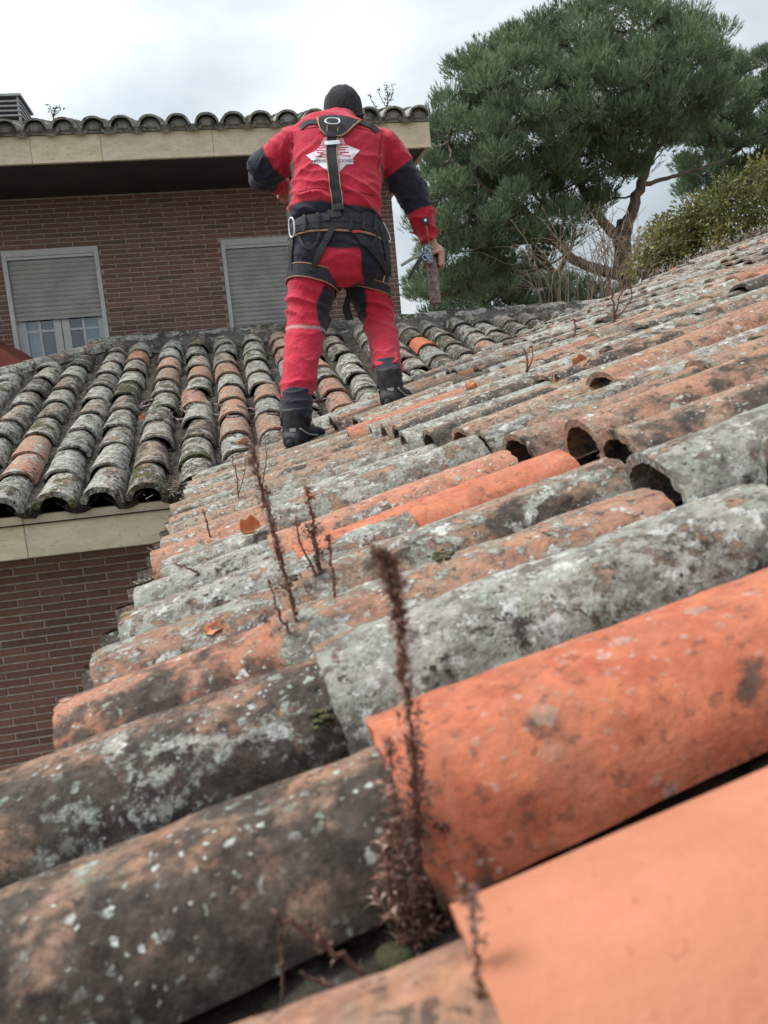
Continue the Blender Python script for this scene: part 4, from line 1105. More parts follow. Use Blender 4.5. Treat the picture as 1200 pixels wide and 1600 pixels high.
# ---- harness, draped on jacket and trousers
def bvh_of(*ms):
    v = []; f = []
    for me in ms:
        b = len(v); v += [x.co.copy() for x in me.vertices]; f += [tuple(i + b for i in p.vertices) for p in me.polygons]
    return BVHTree.FromPolygons(v, f)
BV = bvh_of(jm, tm)
def hit(px, py):
    d = at(px, py, 1).normalized(); h = BV.ray_cast(Vector((0, 0, 0)), d)
    return (h[0], h[1], d) if h[0] is not None else (None, None, d)
def ribbon(L, Rr, N, th):
    """left, right edge points and normals to a thin solid band"""
    mb = MB(); vs = []; n = len(L)
    for a, b, nn in zip(L, Rr, N):
        mid = (a + b) * .5
        vs += [a, mid + nn * .0012, b, b - nn * th, mid - nn * th, a - nn * th]
    fs = []
    for i in range(n - 1):
        for k in range(6): fs.append((i * 6 + k, i * 6 + (k + 1) % 6, (i + 1) * 6 + (k + 1) % 6, (i + 1) * 6 + k))
    fs += [tuple(range(6))[::-1], tuple(range((n - 1) * 6, n * 6))]
    mb.add(vs, fs); return mb
def drape(name, path, wpx, mat, lift=.007, th=.005, parent=None, trim=None, n=6):
    pts = []
    for i in range(len(path) - 1):
        for k in range(n):
            f = k / n; pts.append((path[i][0] + (path[i + 1][0] - path[i][0]) * f, path[i][1] + (path[i + 1][1] - path[i][1]) * f))
    pts.append(path[-1]); L, Rr, N = [], [], []; last = None
    for i, (x, y) in enumerate(pts):
        a = pts[max(i - 1, 0)]; b = pts[min(i + 1, len(pts) - 1)]
        dx, dy = b[0] - a[0], b[1] - a[1]; l = math.hypot(dx, dy); ox, oy = -dy / l * wpx / 2, dx / l * wpx / 2
        q = []
        for sx_, sy_ in ((x + ox, y + oy), (x, y), (x - ox, y - oy)):
            h, nn, d = hit(sx_, sy_)
            if h is None: h = d * (last / d.y) if last else None; nn = -cf
            else: last = h.y
            q.append((h, nn))
        if any(z[0] is None for z in q): continue
        # the band is stiff across: it lies on the highest of the three contacts
        nn = (q[0][1] + q[1][1] + q[2][1]).normalized()
        dm = min(z[0].length / 1 for z in q)
        L.append(q[0][0] + nn * lift); Rr.append(q[2][0] + nn * lift); N.append(nn)
    for arr_ in (L, Rr):
        for _ in range(3):
            c = [v.copy() for v in arr_]
            for i in range(1, len(arr_) - 1): arr_[i] = c[i] * .5 + (c[i - 1] + c[i + 1]) * .25
    o = ribbon(L, Rr, N, th).build(name, mat, None, True, 40); kid(o)
    if trim:
        for S in (L, Rr):
            t = MB(); t.tube([s + nn * .0005 for s, nn in zip(S, N)], trim, 6); tr_ = t.build('edge_trim', M['trim'], o, True)
    return o
def hoop(name, c, axis, h, mat, lift=.008, th=.010, n=56, a0=0, a1=360, trim=None, wave=0.0, slope=0.0, maxr=.35):
    axis = axis.normalized(); s1 = (cr - axis * cr.dot(axis)).normalized(); s2 = axis.cross(s1).normalized()
    if s2.dot(cf) < 0: s2 = -s2
    L, Rr, N = [], [], []; lastr = None
    for k in range(n + 1):
        w = R(a0 + (a1 - a0) * k / n); dr = s1 * math.cos(w) + s2 * math.sin(w)
        cc = c + axis * (wave * math.sin(w * 2 + 1) + slope * math.cos(w))
        rr = []
        for e_ in (-h / 2, 0, h / 2):
            o = cc + axis * e_; hh = BV.ray_cast(o, dr, maxr)
            rr.append((hh[0] - o).length if hh[0] is not None else (lastr or .12))
        rmax = max(rr); lastr = rmax
        L.append(cc - axis * h / 2 + dr * (.5 * (rmax + rr[0]) + lift)); Rr.append(cc + axis * h / 2 + dr * (.5 * (rmax + rr[2]) + lift)); N.append(dr)
    for arr_ in (L, Rr):
        for _ in range(4):
            q = [v.copy() for v in arr_]
            for i in range(1, len(arr_) - 1): arr_[i] = q[i] * .5 + (q[i - 1] + q[i + 1]) * .25
    o = ribbon(L, Rr, N, th).build(name, mat, None, True, 50); kid(o)
    if trim:
        for S in (L, Rr):
            t = MB(); t.tube(S, trim, 6); t.build('edge_trim', M['trim'], o, True)
    return o
def ring(c, nrm, up_, rw, rh, r, name, mat='steel'):
    up_ = (up_ - nrm * up_.dot(nrm)).normalized(); s_ = up_.cross(nrm)
    pts = [c + s_ * (rw * sgnpow(math.cos(2 * math.pi * k / 28), .8)) + up_ * (rh * sgnpow(math.sin(2 * math.pi * k / 28), .8)) for k in range(29)]
    b = MB(); b.tube(pts, r, 7, None, False); return kid(b.build(name, M[mat], None, True))
bodyup = Vector(ax)
for path in ([(455, 206), (457, 222), (456, 240), (459, 258)], [(597, 208), (594, 226), (592, 246), (590, 264)], [(470, 203), (490, 199), (505, 198)], [(545, 199), (565, 201), (585, 207)], [(466, 300), (490, 294), (512, 296)], [(538, 298), (560, 300), (585, 306)]):
    drape('jacket_seam', path, 1.5, M['seam'], .0015, .002)
belt_c = at(525, 350, 3.96) - bodyup * .055
hoop('harness_belt', belt_c + bodyup * .022, bodyup, .085, M['pad'], .006, .010, trim=None)
hoop('harness_belt', belt_c - bodyup * .028, bodyup, .034, M['web'], .012, .010, slope=.0, trim=None)
hoop('belt_trim', belt_c - bodyup * .052, bodyup, .010, M['trim'], .009, .006)
hoop('belt_webbing', belt_c + bodyup * .004, bodyup, .040, M['web'], .013, .004)
hoop('leg_loop', at(487, 441, 3.93), (JV['hL'] - JV['kL']).normalized() + Vector((.04, 0, 0)), .062, M['pad'], .005, .009, trim=.0032, maxr=.145)
hoop('leg_loop', at(575, 449, 4.0), (JV['hR'] - JV['kR']).normalized() + Vector((.50, 0, 0)), .042, M['pad'], .005, .010, trim=.0026, maxr=.145)
yk = drape('harness_yoke', [(521, 190), (521, 200), (521, 214)], 50, M['pad'], .010, .008)
# yoke: a padded plate with tan edging
ypts = [(497, 187), (507, 184), (521, 183), (535, 184), (552, 188), (562, 192), (553, 199), (543, 209), (534, 215), (521, 216), (508, 213), (501, 205), (498, 196)]
bpy.data.objects.remove(yk)
mb = MB(); vs = []; cen, cn, _ = hit(523, 198)
hp = []
for x, y in ypts:
    h, nn, d = hit(x, y)
    hp.append((h + nn * .011) if h is not None else cen + Vector(((x - 523) * .0032, .03, -(y - 198) * .0032)))
c0 = sum(hp, Vector()) / len(hp) + cn * .012
vs = [c0] + hp + [p - cn * .009 for p in hp]; n = len(hp)
mb.add(vs, [(0, 1 + (k + 1) % n, 1 + k) for k in range(n)] + [(1 + k, 1 + (k + 1) % n, 1 + n + (k + 1) % n, 1 + n + k) for k in range(n)])
yk = kid(mb.build('harness_yoke', M['pad'], None, True, 50))
t = MB(); t.tube([p + cn * .001 for p in hp[5:] + hp[:1]], .0042, 6); t.build('edge_trim', M['trim'], yk, True)
drape('back_strap', [(520, 196), (519, 215), (518, 240), (521, 270), (525, 300), (529, 330)], 16.5, M['web'], .011, .005, trim=.0026, n=8)
drape('shoulder_strap', [(500, 193), (489, 191), (479, 193), (470, 201)], 7, M['web'], .006, .004)
drape('shoulder_strap', [(556, 191), (567, 193), (580, 198), (590, 206)], 7, M['web'], .006, .004)
drape('strap_buckle', [(508, 228), (530, 226)], 6, M['steel'], .017, .006)
drape('strap_slide', [(519, 210), (519, 217)], 18, M['web'], .016, .006)
h, nn, d = hit(520, 198); ring(h + nn * .028, nn, bodyup, .032, .021, .0046, 'back_ring')
h, nn, d = hit(527, 328); 
if h is not None: drape('waist_junction', [(522, 330), (524, 342)], 20, M['black'], .018, .008); drape('waist_junction', [(521, 327), (539, 324)], 9, M['black'], .024, .006)
drape('leg_strap', [(523, 352), (517, 364), (508, 380), (499, 398), (491, 414), (488, 426)], 9.5, M['web'], .013, .005)
drape('leg_strap', [(541, 350), (553, 362), (570, 380), (586, 396), (597, 412), (604, 428)], 9.5, M['web'], .013, .005)
drape('hip_strap', [(455, 352), (458, 372), (455, 398), (456, 425)], 6, M['web'], .010, .004)
drape('hip_strap', [(594, 352), (600, 378), (604, 400), (606, 432)], 7, M['web'], .010, .004)
h, nn, d = hit(463, 357); ring(h + nn * .026, nn, Vector((0, 0, 1)), .019, .042, .0050, 'side_ring')
rp = at(601, 362, 3.94); ring(rp, (Vector((.5, -1, 0))).normalized(), Vector((-.55, 0, 1)), .016, .050, .0046, 'carabiner')
b = MB(); b.tube(catmull([at(598, 374, 3.92), at(602, 392, 3.90), at(604, 412, 3.89), at(601, 430, 3.885), at(598, 442, 3.89)], 5), .0042, 7); kid(b.build('lanyard', M['cord'], None, True))
b = MB(); b.tube(catmull([at(457, 385, 3.88), at(454, 404, 3.87), at(452, 425, 3.875), at(452, 440, 3.88)], 5), .0035, 6); kid(b.build('cord_end', M['web'], None, True))
for bx_, by_ in ((478, 352), (497, 349), (548, 348), (566, 349), (583, 352)):
    drape('gear_loop', [(bx_, by_ - 13), (bx_ + 1, by_), (bx_, by_ + 12)], 4.5, M['web'], .021, .004)
drape('belt_buckle', [(512, 338), (512, 347)], 8, M['black'], .020, .006); drape('belt_label', [(551, 365), (562, 364)], 3.4, M['label_red'], .020, .003)
drape('hanging_loop', [(468, 368), (474, 386), (486, 392), (496, 380), (500, 366)], 4, M['web'], .014, .004)
drape('hanging_loop', [(556, 366), (566, 384), (580, 386), (588, 368)], 4, M['web'], .014, .004)
# strap end dangling between the legs
b = MB(); vs = []
dp = [(543, 447, 7), (545, 460, 7), (543, 470, 10), (541, 480, 12), (543, 490, 13), (546, 500, 13)]
for x, y, w_ in dp:
    c = at(x, y, 3.93); k = w_ * 3.93 / FPX / 2; tw = .4 * math.sin(y * .09)
    for s_ in (-1, 1): vs.append(c + cr * (k * s_ * math.cos(tw)) + cf * (k * s_ * math.sin(tw)))
b.add(vs, [(2 * i, 2 * i + 1, 2 * i + 3, 2 * i + 2) for i in range(len(dp) - 1)])
so = kid(b.build('strap_end', M['web'])); so.modifiers.new('thick', 'SOLIDIFY').thickness = .003
# thigh pocket flap
drape('pocket_flap', [(455, 462), (460, 468), (461, 478)], 9, M['flap'] if 'flap' in M else M['cloth_red'] if 'cloth_red' in M else M['trim'], .004, .003) if False else None

# the printed star on the back, draped on the cloth
def flat_mat(name, c): return simple(name, c, 0.8, 200, 0.06)
M['star'] = flat_mat('star_print_white', (0.70, 0.64, 0.70)); M['starp'] = flat_mat('star_print_pink', (0.62, 0.25, 0.29)); M['ink'] = flat_mat('star_print_ink', (0.06, 0.03, 0.05)); M['starr'] = flat_mat('star_print_red', (0.52, 0.02, 0.07))
def Z8(x, y): return (380 + x / 6.0, 120 + y / 6.0)
def drape_poly(name, poly, mat, lift, parent, cuts=3):
    bm = bmesh.new(); vv = [bm.verts.new((x, y, 0)) for x, y in poly]; f = bm.faces.new(vv)
    bmesh.ops.triangulate(bm, faces=[f])
    for _ in range(cuts):
        lg = [e for e in bm.edges if e.calc_length() > 2.2]
        if not lg: break
        bmesh.ops.subdivide_edges(bm, edges=lg, cuts=1, use_grid_fill=False); bmesh.ops.triangulate(bm, faces=bm.faces[:])
    return drape_bm(name, bm, mat, lift, parent)
def drape_bm(name, bm, mat, lift, parent):
    for v in bm.verts:
        h, nn, d = hit(v.co.x, v.co.y)
        v.co = h + nn * lift if h is not None else d * 4.2
    me = bpy.data.meshes.new(name); bm.normal_update(); bm.to_mesh(me); bm.free()
    o = mobj(name, me, mat, parent)
    if parent is None: kid(o)
    return o
star = [(590, 738), (690, 692), (700, 668), (722, 655), (745, 600), (768, 572), (800, 560), (925, 560), (940, 590), (955, 632), (978, 645), (988, 685), (1095, 690), (1022, 772), (1032, 780), (1030, 820), (965, 824), (915, 880), (860, 925), (800, 890), (700, 820), (635, 815), (655, 795)]
so = drape_poly('star_print', [Z8(*p) for p in star], M['star'], .0022, None, 6)
drape_poly('star_top', [Z8(*p) for p in [(752, 598), (772, 574), (800, 562), (923, 562), (936, 590), (950, 634), (730, 640)]], M['starp'], .0034, so, 5)
for x0, x1, y0, w_ in ((722, 800, 648, 8), (885, 970, 640, 9), (700, 800, 668, 8), (885, 985, 664, 8), (690, 760, 690, 9), (885, 960, 684, 8), (690, 750, 712, 9), (905, 990, 710, 9), (722, 790, 728, 8), (890, 925, 726, 8), (676, 740, 744, 9), (930, 1005, 742, 9), (716, 780, 752, 9)):
    tl_ = -.03 * (x1 - x0)
    drape_poly('star_stripe', [Z8(x0, y0), Z8(x1, y0 + tl_), Z8(x1, y0 + tl_ + w_), Z8(x0, y0 + w_)], M['starr'], .0036, so, 4)
def text_on(txt, x0, x1, ybase, h, slope, mat, parent, name='star_lettering'):
    cu = bpy.data.curves.new('t', 'FONT'); cu.body = txt; cu.size = 1; cu.resolution_u = 2
    to = bpy.data.objects.new('t', cu); COL.objects.link(to)
    me = bpy.data.meshes.new_from_object(to.evaluated_get(bpy.context.evaluated_depsgraph_get())); bpy.data.objects.remove(to)
    bm = bmesh.new(); bm.from_mesh(me); bpy.data.meshes.remove(me)
    xs_ = [v.co.x for v in bm.verts]; a, b_ = min(xs_), max(xs_)
    for v in bm.verts:
        f = (v.co.x - a) / (b_ - a); x = x0 + (x1 - x0) * f
        y = ybase + slope * (x - x0) + 9 * ((f - .5) ** 2) * 4 * .6 - v.co.y / .70 * h
        X, Y_ = Z8(x, y); v.co = Vector((X, Y_, 0))
    return drape_bm(name, bm, mat, .0040, parent)
text_on('IMPERMEABILIZACIONES', 640, 1026, 808, 30, -.02, M['ink'], so)
for o in [so] + list(so.children): pass

# ------------------------------------------------------------------ the sealant gun in the right hand
gun = empty('caulking_gun', GA0); GI = Matrix.Translation(GA0).inverted()
tag(gun, 'caulking gun with rusty brown tube and black levers gripped in right hand', 'caulking gun')
def gk(mb, name, mat): o = mb.build(name, mat, gun, True, 40); o.matrix_parent_inverse = GI; return o
b = MB(); b.tube([GA0 - gax * .005, GA0, GA1 - gax * .012, GA1 - gax * .003, GA1], [gr * .96, gr, gr, gr * .9, gr * .55], 24); gk(b, 'barrel', M['tube'])
b = MB(); b.tube([GA0 + gax * .20, GA1 - gax * .002, GA1 + gax * .03], [.010, .012, .004], 10); gk(b, 'nozzle', M['tube'])
b = MB(); b.tube([GA0 - gax * .006, GA0 - gax * .035], [gr * 1.06, gr * 1.02], 20); gk(b, 'barrel_collar', M['black'])
rt = at(665, 345, 4.02); rb = GA0 - gax * .02
b = MB(); b.tube([rt, rb], .0042, 8); gk(b, 'plunger_rod', M['trim'])
dn = (rt - Vector((0, 0, 0))).normalized(); dx_ = (rt - rb).normalized()
dnn = (dx_ * .35 - dn * .9).normalized()
b = MB(); b.tube([rt - dnn * .004, rt + dnn * .004], .0185, 20); gk(b, 'plunger_disc', M['black'])
b = MB(); b.tube([rt + dnn * .004, rt + dnn * .009], .007, 12); gk(b, 'disc_bolt', M['steel'])
fr0 = at(668, 398, 4.00)
for k, (ox, oy, rr) in enumerate(((0, 0, .013), (-5, -6, .010), (5, -7, .010), (-4, 5, .011), (4, 6, .010), (0, -11, .008))):
    c = at(668 + ox, 397 + oy, 3.998); pts = [c + cr * (rr * math.cos(w * .5)) + cd * (rr * 1.25 * math.sin(w * .5)) + cf * (.004 * math.sin(w)) for w in range(13)]
    b = MB(); b.tube(pts, .0042, 6); gk(b, 'frame_link', M['zinc'])
b = MB(); b.tube([at(668, 386, 4.02), at(669, 398, 4.02), at(671, 410, 4.03)], [.014, .021, .024], 14); gk(b, 'gun_frame', M['zinc'])
def lever(name, pts, w0, w1, mat):
    pts = catmull(pts, 5); b = MB(); vs = []; n = len(pts)
    for i, p in enumerate(pts):
        t_ = (pts[min(i + 1, n - 1)] - pts[max(i - 1, 0)]).normalized(); s_ = t_.cross(cf).normalized(); w_ = w0 + (w1 - w0) * i / (n - 1)
        for a_, c_ in ((-1, -1), (1, -1), (1, 1), (-1, 1)): vs.append(p + s_ * (w_ * a_) + cf * (.007 * c_))
    b.add(vs, [(i * 4 + k, i * 4 + (k + 1) % 4, (i + 1) * 4 + (k + 1) % 4, (i + 1) * 4 + k) for i in range(n - 1) for k in range(4)] + [(3, 2, 1, 0), tuple(range((n - 1) * 4, n * 4))])
    return gk(b, name, mat)
lever('trigger_lever', [at(663, 398, 4.01), at(655, 408, 4.0), at(647, 420, 3.99), at(639, 436, 3.98)], .009, .0065, M['black'])
lever('handle_lever', [at(661, 396, 4.02), at(648, 402, 4.03), at(638, 408, 4.04), at(627, 415, 4.05)], .0075, .005, M['grey_metal'])
# ------------------------------------------------------------------ surfaces things can lie on
def roofA_z(x, y):
    k = min(range(len(YA)), key=lambda q: abs(YA[q] - y)); dy = abs(YA[k] - y)
    return HE + tA * (x - XE) + (.016 + math.sqrt(max(.084 ** 2 - dy * dy, 0)) if dy < .08 else .02)
def roofB_z(x, y):
    d = min(abs(q - x) for q in XB)
    return HE + tB * (y - DB) + (.016 + math.sqrt(max(.082 ** 2 - d * d, 0)) if d < .078 else .035)
def on_roof(px, py, fz, Y0=.2, Y1=9.0):
    """first point of the line of sight that meets a tiled surface"""
    d = at(px, py, 1.0); Y = Y0
    while Y < Y1:
        p = d * Y
        if p.z <= fz(p.x, p.y): return p
        Y *= 1.006
    return d * Y1
# ------------------------------------------------------------------ trees and shrubs
def leaf_mat(name, rough=0.6, trans=0.35):
    m = NT(name); c = m.n('ShaderNodeAttribute', attribute_name='tcol').outputs['Color']
    b = m.done(c, rough, None, **{'Specular IOR Level': 0.3})
    tl = m.n('ShaderNodeBsdfTranslucent', {'Color': c}); ms = m.n('ShaderNodeMixShader', {0: trans, 1: m.b.outputs[0], 2: tl.outputs[0]})
    m.t.links.new(ms.outputs[0], m.t.nodes['Material Output'].inputs['Surface'])
    return m.m
M['needles'] = leaf_mat('pine_needles'); M['leaves'] = leaf_mat('shrub_leaves', .5, .3); M['drymat'] = leaf_mat('dry_plant', .9, .15)
def bark():
    m = NT('bark'); p = m.n('ShaderNodeNewGeometry').outputs['Position']
    n = m.noise(p, 3.0, 6, 0.7, 1.0)
    c = m.mix(m.rng(n, 0.35, 0.65), (0.085, 0.058, 0.046), (0.20, 0.135, 0.105))
    return m.done(c, 0.95, m.bump(n, 1.0, 0.06))
M['bark'] = bark()
M['twig'] = simple('bare_twig', (0.25, 0.18, 0.13), 0.9, 12, 0.3)
M['stem'] = simple('dry_stem', (0.15, 0.075, 0.055), 0.9, 60, 0.35)
def inside(p, poly):
    x, y = p; c = False
    for i in range(len(poly)):
        x1, y1 = poly[i]; x2, y2 = poly[i - 1]
        if (y1 > y) != (y2 > y) and x < (x2 - x1) * (y - y1) / (y2 - y1) + x1: c = not c
    return c
def edge_dist(p, poly):
    best = 1e9; P = Vector((p[0], p[1]))
    for i in range(len(poly)):
        a = Vector(poly[i - 1]); b = Vector(poly[i]); d = b - a; t = max(0, min(1, (P - a).dot(d) / max(d.length_squared, 1e-9)))
        best = min(best, (P - a - d * t).length)
    return best
def crown_spots(poly, Y, depth, n, spacing, rg, holes=()):
    """clump centres through the crown's volume"""
    xs_ = [p[0] for p in poly]; ys_ = [p[1] for p in poly]; out = []; tries = 0
    while len(out) < n and tries < n * 90:
        tries += 1
        x = rg.uniform(min(xs_), max(xs_)); y = rg.uniform(min(ys_), max(ys_))
        if not inside((x, y), poly): continue
        e = edge_dist((x, y), poly)
        if e < 14: continue
        if any((x - hx) ** 2 / rx ** 2 + (y - hy) ** 2 / ry ** 2 < 1 for hx, hy, rx, ry in holes): continue
        dd = depth * min(1, math.sqrt(e / 130.0)); yy = Y + rg.uniform(-dd, dd * .8)
        q = at(x, y, yy)
        if any((q - o[0]).length < spacing for o in out): continue
        out.append((q, x, y))
    return out
def tufts(mb, c, r, n, rg, needle, width, nn, base, up=.75):
    lk = rg.uniform(.76, 1.24); base = (base[0] * lk, base[1] * lk, base[2] * lk)
    for _ in range(n):
        d = Vector((rg.gauss(0, 1), rg.gauss(0, 1), rg.gauss(.25, .9))).normalized()
        p = c + Vector((d.x * r, d.y * r, d.z * r * .64)) * (rg.random() ** .45)
        ax_ = (d + Vector((0, 0, up))).normalized()
        k = rg.uniform(.7, 1.35); w_ = rg.uniform(-.012, .014)
        col = (max(.01, base[0] * k + w_), max(.012, base[1] * k + w_ * .6), max(.01, base[2] * k), 1)
        s1 = ax_.orthogonal().normalized(); s2 = ax_.cross(s1)
        for _ in range(nn):
            a = rg.uniform(0, 6.283); q = rg.uniform(.15, .75)
            nd = (ax_ + (s1 * math.cos(a) + s2 * math.sin(a)) * q).normalized()
            sd_ = nd.cross(Vector((rg.uniform(-1, 1), rg.uniform(-1, 1), rg.uniform(-1, 1)))).normalized() * width
            L = needle * rg.uniform(.7, 1.2); st = p + ax_ * rg.uniform(-.12, .10)
            mb.add([st - sd_, st + sd_, st + nd * L], [(0, 1, 2)], col)
def limb(mb, pts, r0, r1, n=10, seg_=6, wig=.0, rg=rnd):
    q = catmull(pts, seg_); m = len(q)
    q = [p + Vector((rg.gauss(0, wig), rg.gauss(0, wig), rg.gauss(0, wig))) if 0 < i < m - 1 else p for i, p in enumerate(q)]
    mb.tube(q, [r0 + (r1 - r0) * (i / (m - 1)) ** .8 for i in range(m)], n); return q
def pine(label, poly, Y, depth, n, limbs, holes, seed, spacing=.50, rad=.55, base=(.148, .202, .112), per=120):
    rg = random.Random(seed); root = at(limbs[0][0][0][0], limbs[0][0][0][1], Y); root.z = GZ
    t = empty('pine_tree', root); tag(t, label, 'tree', 'stone pines behind the roofs'); I = Matrix.Translation(root).inverted()
    tr_ = MB(); nodes = []
    for k, (pts, r0, r1) in enumerate(limbs):
        P = [at(x, y, Y + dy) for x, y, dy in pts]
        if k == 0: P = [root + Vector((.1, 0, -.1))] + P
        nodes += limb(tr_, P, r0, r1, 12, 6, .025, rg)
    spots = crown_spots(poly, Y, depth, n, spacing, rg, holes)
    br = MB()
    for q, x, y in spots:
        # a limb node below and inside the clump
        a = min(nodes, key=lambda v: (v - q).length + max(0, v.z - q.z) * 2.5)
        mid = a.lerp(q, .55) + Vector((rg.gauss(0, .15), rg.gauss(0, .15), -.12 * (q - a).length))
        limb(br, [a, mid, q], .045, .012, 5, 4, .02, rg)
        if rg.random() < .5: nodes.append(mid)
    mb = MB()
    for q, x, y in spots: tufts(mb, q, rad * rg.uniform(.75, 1.25), int(per * rg.uniform(.7, 1.2)), rg, .165, .0115, 9, base, 1.1)
    o = tr_.build('trunk', M['bark'], t, True); o.matrix_parent_inverse = I
    o = br.build('branches', M['bark'], t, True); o.matrix_parent_inverse = I
    o = mb.build('crown', M['needles'], t); o.matrix_parent_inverse = I
    return t
big_poly = [(628, 478), (634, 300), (655, 205), (680, 140), (700, 92), (745, 52), (800, 36), (850, 10), (900, -8), (960, -25), (1040, -20), (1092, 5), (1140, 30), (1158, 90), (1140, 190), (1090, 240), (1030, 275), (985, 300), (945, 340), (905, 380), (850, 420), (800, 450), (730, 480)]
pine('big dense stone pine with broad dark green crown beside the house corner', big_poly, 26, 3.4, 400,
     [([(985, 560, 0), (977, 440, 0), (972, 385, 0), (977, 345, 0)], .36, .27),
      ([(977, 352, 0), (1000, 295, 0), (1016, 240, .3), (1040, 160, .6), (1060, 90, .8)], .21, .06),
      ([(974, 378, 0), (935, 335, -.3), (908, 285, -.6), (892, 220, -.9), (880, 120, -1)], .19, .05),
      ([(978, 430, 0), (915, 415, -.4), (862, 372, -.9), (812, 322, -1.3), (752, 290, -1.6), (705, 250, -1.5)], .20, .05),
      ([(940, 340, -.3), (890, 322, -.8), (850, 318, -1), (800, 250, -1)], .10, .04),
      ([(1004, 288, 0), (1050, 277, .2), (1095, 262, .4), (1130, 250, .6)], .085, .03),
      ([(1016, 242, .3), (1060, 195, .2), (1105, 150, 0)], .10, .04),
      ([(860, 372, -.9), (800, 380, -.5), (740, 372, 0), (690, 350, .4)], .10, .03)],
     [(1030, 245, 30, 16), (905, 318, 20, 14), (968, 285, 22, 16), (1075, 218, 14, 12), (930, 250, 14, 12)], 5)
pine('slender stone pine with open branching and gappy crown at the right edge of the photo', [(1050, 150), (1110, 92), (1160, 66), (1210, 62), (1300, 60), (1320, 340), (1225, 330), (1180, 315), (1140, 322), (1060, 320), (1035, 230)], 31, 2.6, 190,
     [([(1128, 560, 0), (1126, 420, 0), (1122, 300, 0), (1124, 235, 0)], .24, .17), ([(1124, 235, 0), (1150, 190, 0), (1185, 150, .2), (1215, 110, .3)], .13, .05),
      ([(1123, 250, 0), (1170, 220, -.2), (1215, 165, -.3), (1260, 130, -.2)], .11, .04), ([(1122, 262, 0), (1160, 262, .2), (1205, 240, .3)], .07, .03), ([(1124, 240, 0), (1108, 190, 0), (1106, 140, 0)], .10, .03)],
     [(1160, 225, 14, 10), (1090, 240, 14, 10)], 8, .52, .5)
pine('dark lower pine with thick trunk under the big pine, just above the ridge', [(655, 500), (668, 440), (700, 405), (760, 395), (830, 405), (900, 420), (950, 440), (985, 455), (985, 520), (655, 520)], 33, 2.2, 90,
     [([(884, 560, 0), (876, 470, 0), (862, 425, 0)], .30, .22), ([(862, 425, 0), (835, 385, 0), (800, 350, 0)], .18, .07), ([(866, 432, 0), (890, 390, 0), (900, 350, 0)], .14, .06)], (), 9, .62, .66, (.110, .150, .082))
def shrub(label, cat, poly, Y, depth, n, seed, leaf, cols, stems, per=70, rad=.26, spacing=.2, name='shrub', wide=.45, group=None):
    rg = random.Random(seed); cx = sum(p[0] for p in poly) / len(poly); root = at(cx, 420, Y); root.z = GZ
    t = empty(name, root); tag(t, label, cat, group); I = Matrix.Translation(root).inverted()
    spots = crown_spots(poly, Y, depth, n, spacing, rg); mb = MB(); br = MB()
    trunks = [limb(br, [root + Vector((rg.gauss(0, .25), rg.gauss(0, .2), 0)), at(sx_, 470, Y), at(sx_ + rg.uniform(-30, 30), sy_, Y)], .035, .012, 6, 6, .015, rg) for sx_, sy_ in stems]
    nodes = [p for q in trunks for p in q[4:]]
    for q, x, y in spots:
        a = min(nodes, key=lambda v: (v - q).length + max(0, v.z - q.z) * 2)
        limb(br, [a, a.lerp(q, .5) + Vector((0, 0, -.03)), q], .010, .004, 4, 3, .008, rg)
        k0 = rg.choice(cols)
        for _ in range(int(per * rg.uniform(.6, 1.2))):
            d = Vector((rg.gauss(0, 1), rg.gauss(0, 1), rg.gauss(.1, .9))).normalized(); p = q + d * (rad * rg.random() ** .5)
            f = (d + Vector((rg.gauss(0, .6), rg.gauss(0, .6), rg.gauss(.2, .6)))).normalized(); s_ = f.orthogonal().normalized()
            s_ = Matrix.Rotation(rg.uniform(0, 6.28), 3, f) @ s_; L = leaf * rg.uniform(.6, 1.3); k = rg.uniform(.65, 1.35)
            mb.add([p, p + f * L * .5 + s_ * L * wide * .5, p + f * L, p + f * L * .5 - s_ * L * wide * .5], [(0, 1, 2, 3)], (k0[0] * k, k0[1] * k, k0[2] * k, 1))
    o = br.build('stems', M['bark'], t, True); o.matrix_parent_inverse = I
    o = mb.build('crown', M['leaves'], t); o.matrix_parent_inverse = I
    return t
GY = [(.21, .19, .055), (.165, .17, .055), (.12, .13, .045), (.25, .22, .07)]
shrub('yellowish green leafy shrub beyond the tiled roof, left of its taller olive twin', 'shrub', [(975, 440), (985, 385), (1010, 350), (1050, 322), (1085, 300), (1120, 295), (1130, 345), (1110, 420), (1050, 450)], 12.5, .6, 85, 21, .075, GY, [(1010, 370), (1040, 340), (1075, 330), (1060, 380)], 95, .21, .16, group='leafy shrubs beyond the roof')
shrub('taller olive green shrub reaching the right edge of the photo above the roof', 'shrub', [(1080, 430), (1095, 325), (1118, 280), (1155, 255), (1205, 238), (1285, 230), (1290, 400), (1180, 430)], 12.0, .7, 125, 22, .075, GY[:3], [(1120, 330), (1150, 300), (1190, 280), (1230, 290)], 95, .21, .16, group='leafy shrubs beyond the roof')
DR = [(.34, .27, .22), (.26, .19, .14), (.40, .34, .30)]
shrub('low dry bush with pale pinkish seed heads along the upper roof edge', 'dry bush', [(990, 440), (1010, 415), (1060, 395), (1120, 368), (1180, 340), (1230, 330), (1240, 390), (1130, 420), (1040, 452)], 9.6, .15, 46, 31, .03, DR, [(1010, 430), (1060, 415), (1110, 395), (1160, 375), (1200, 360)], 60, .085, .10, name='dry_bush')
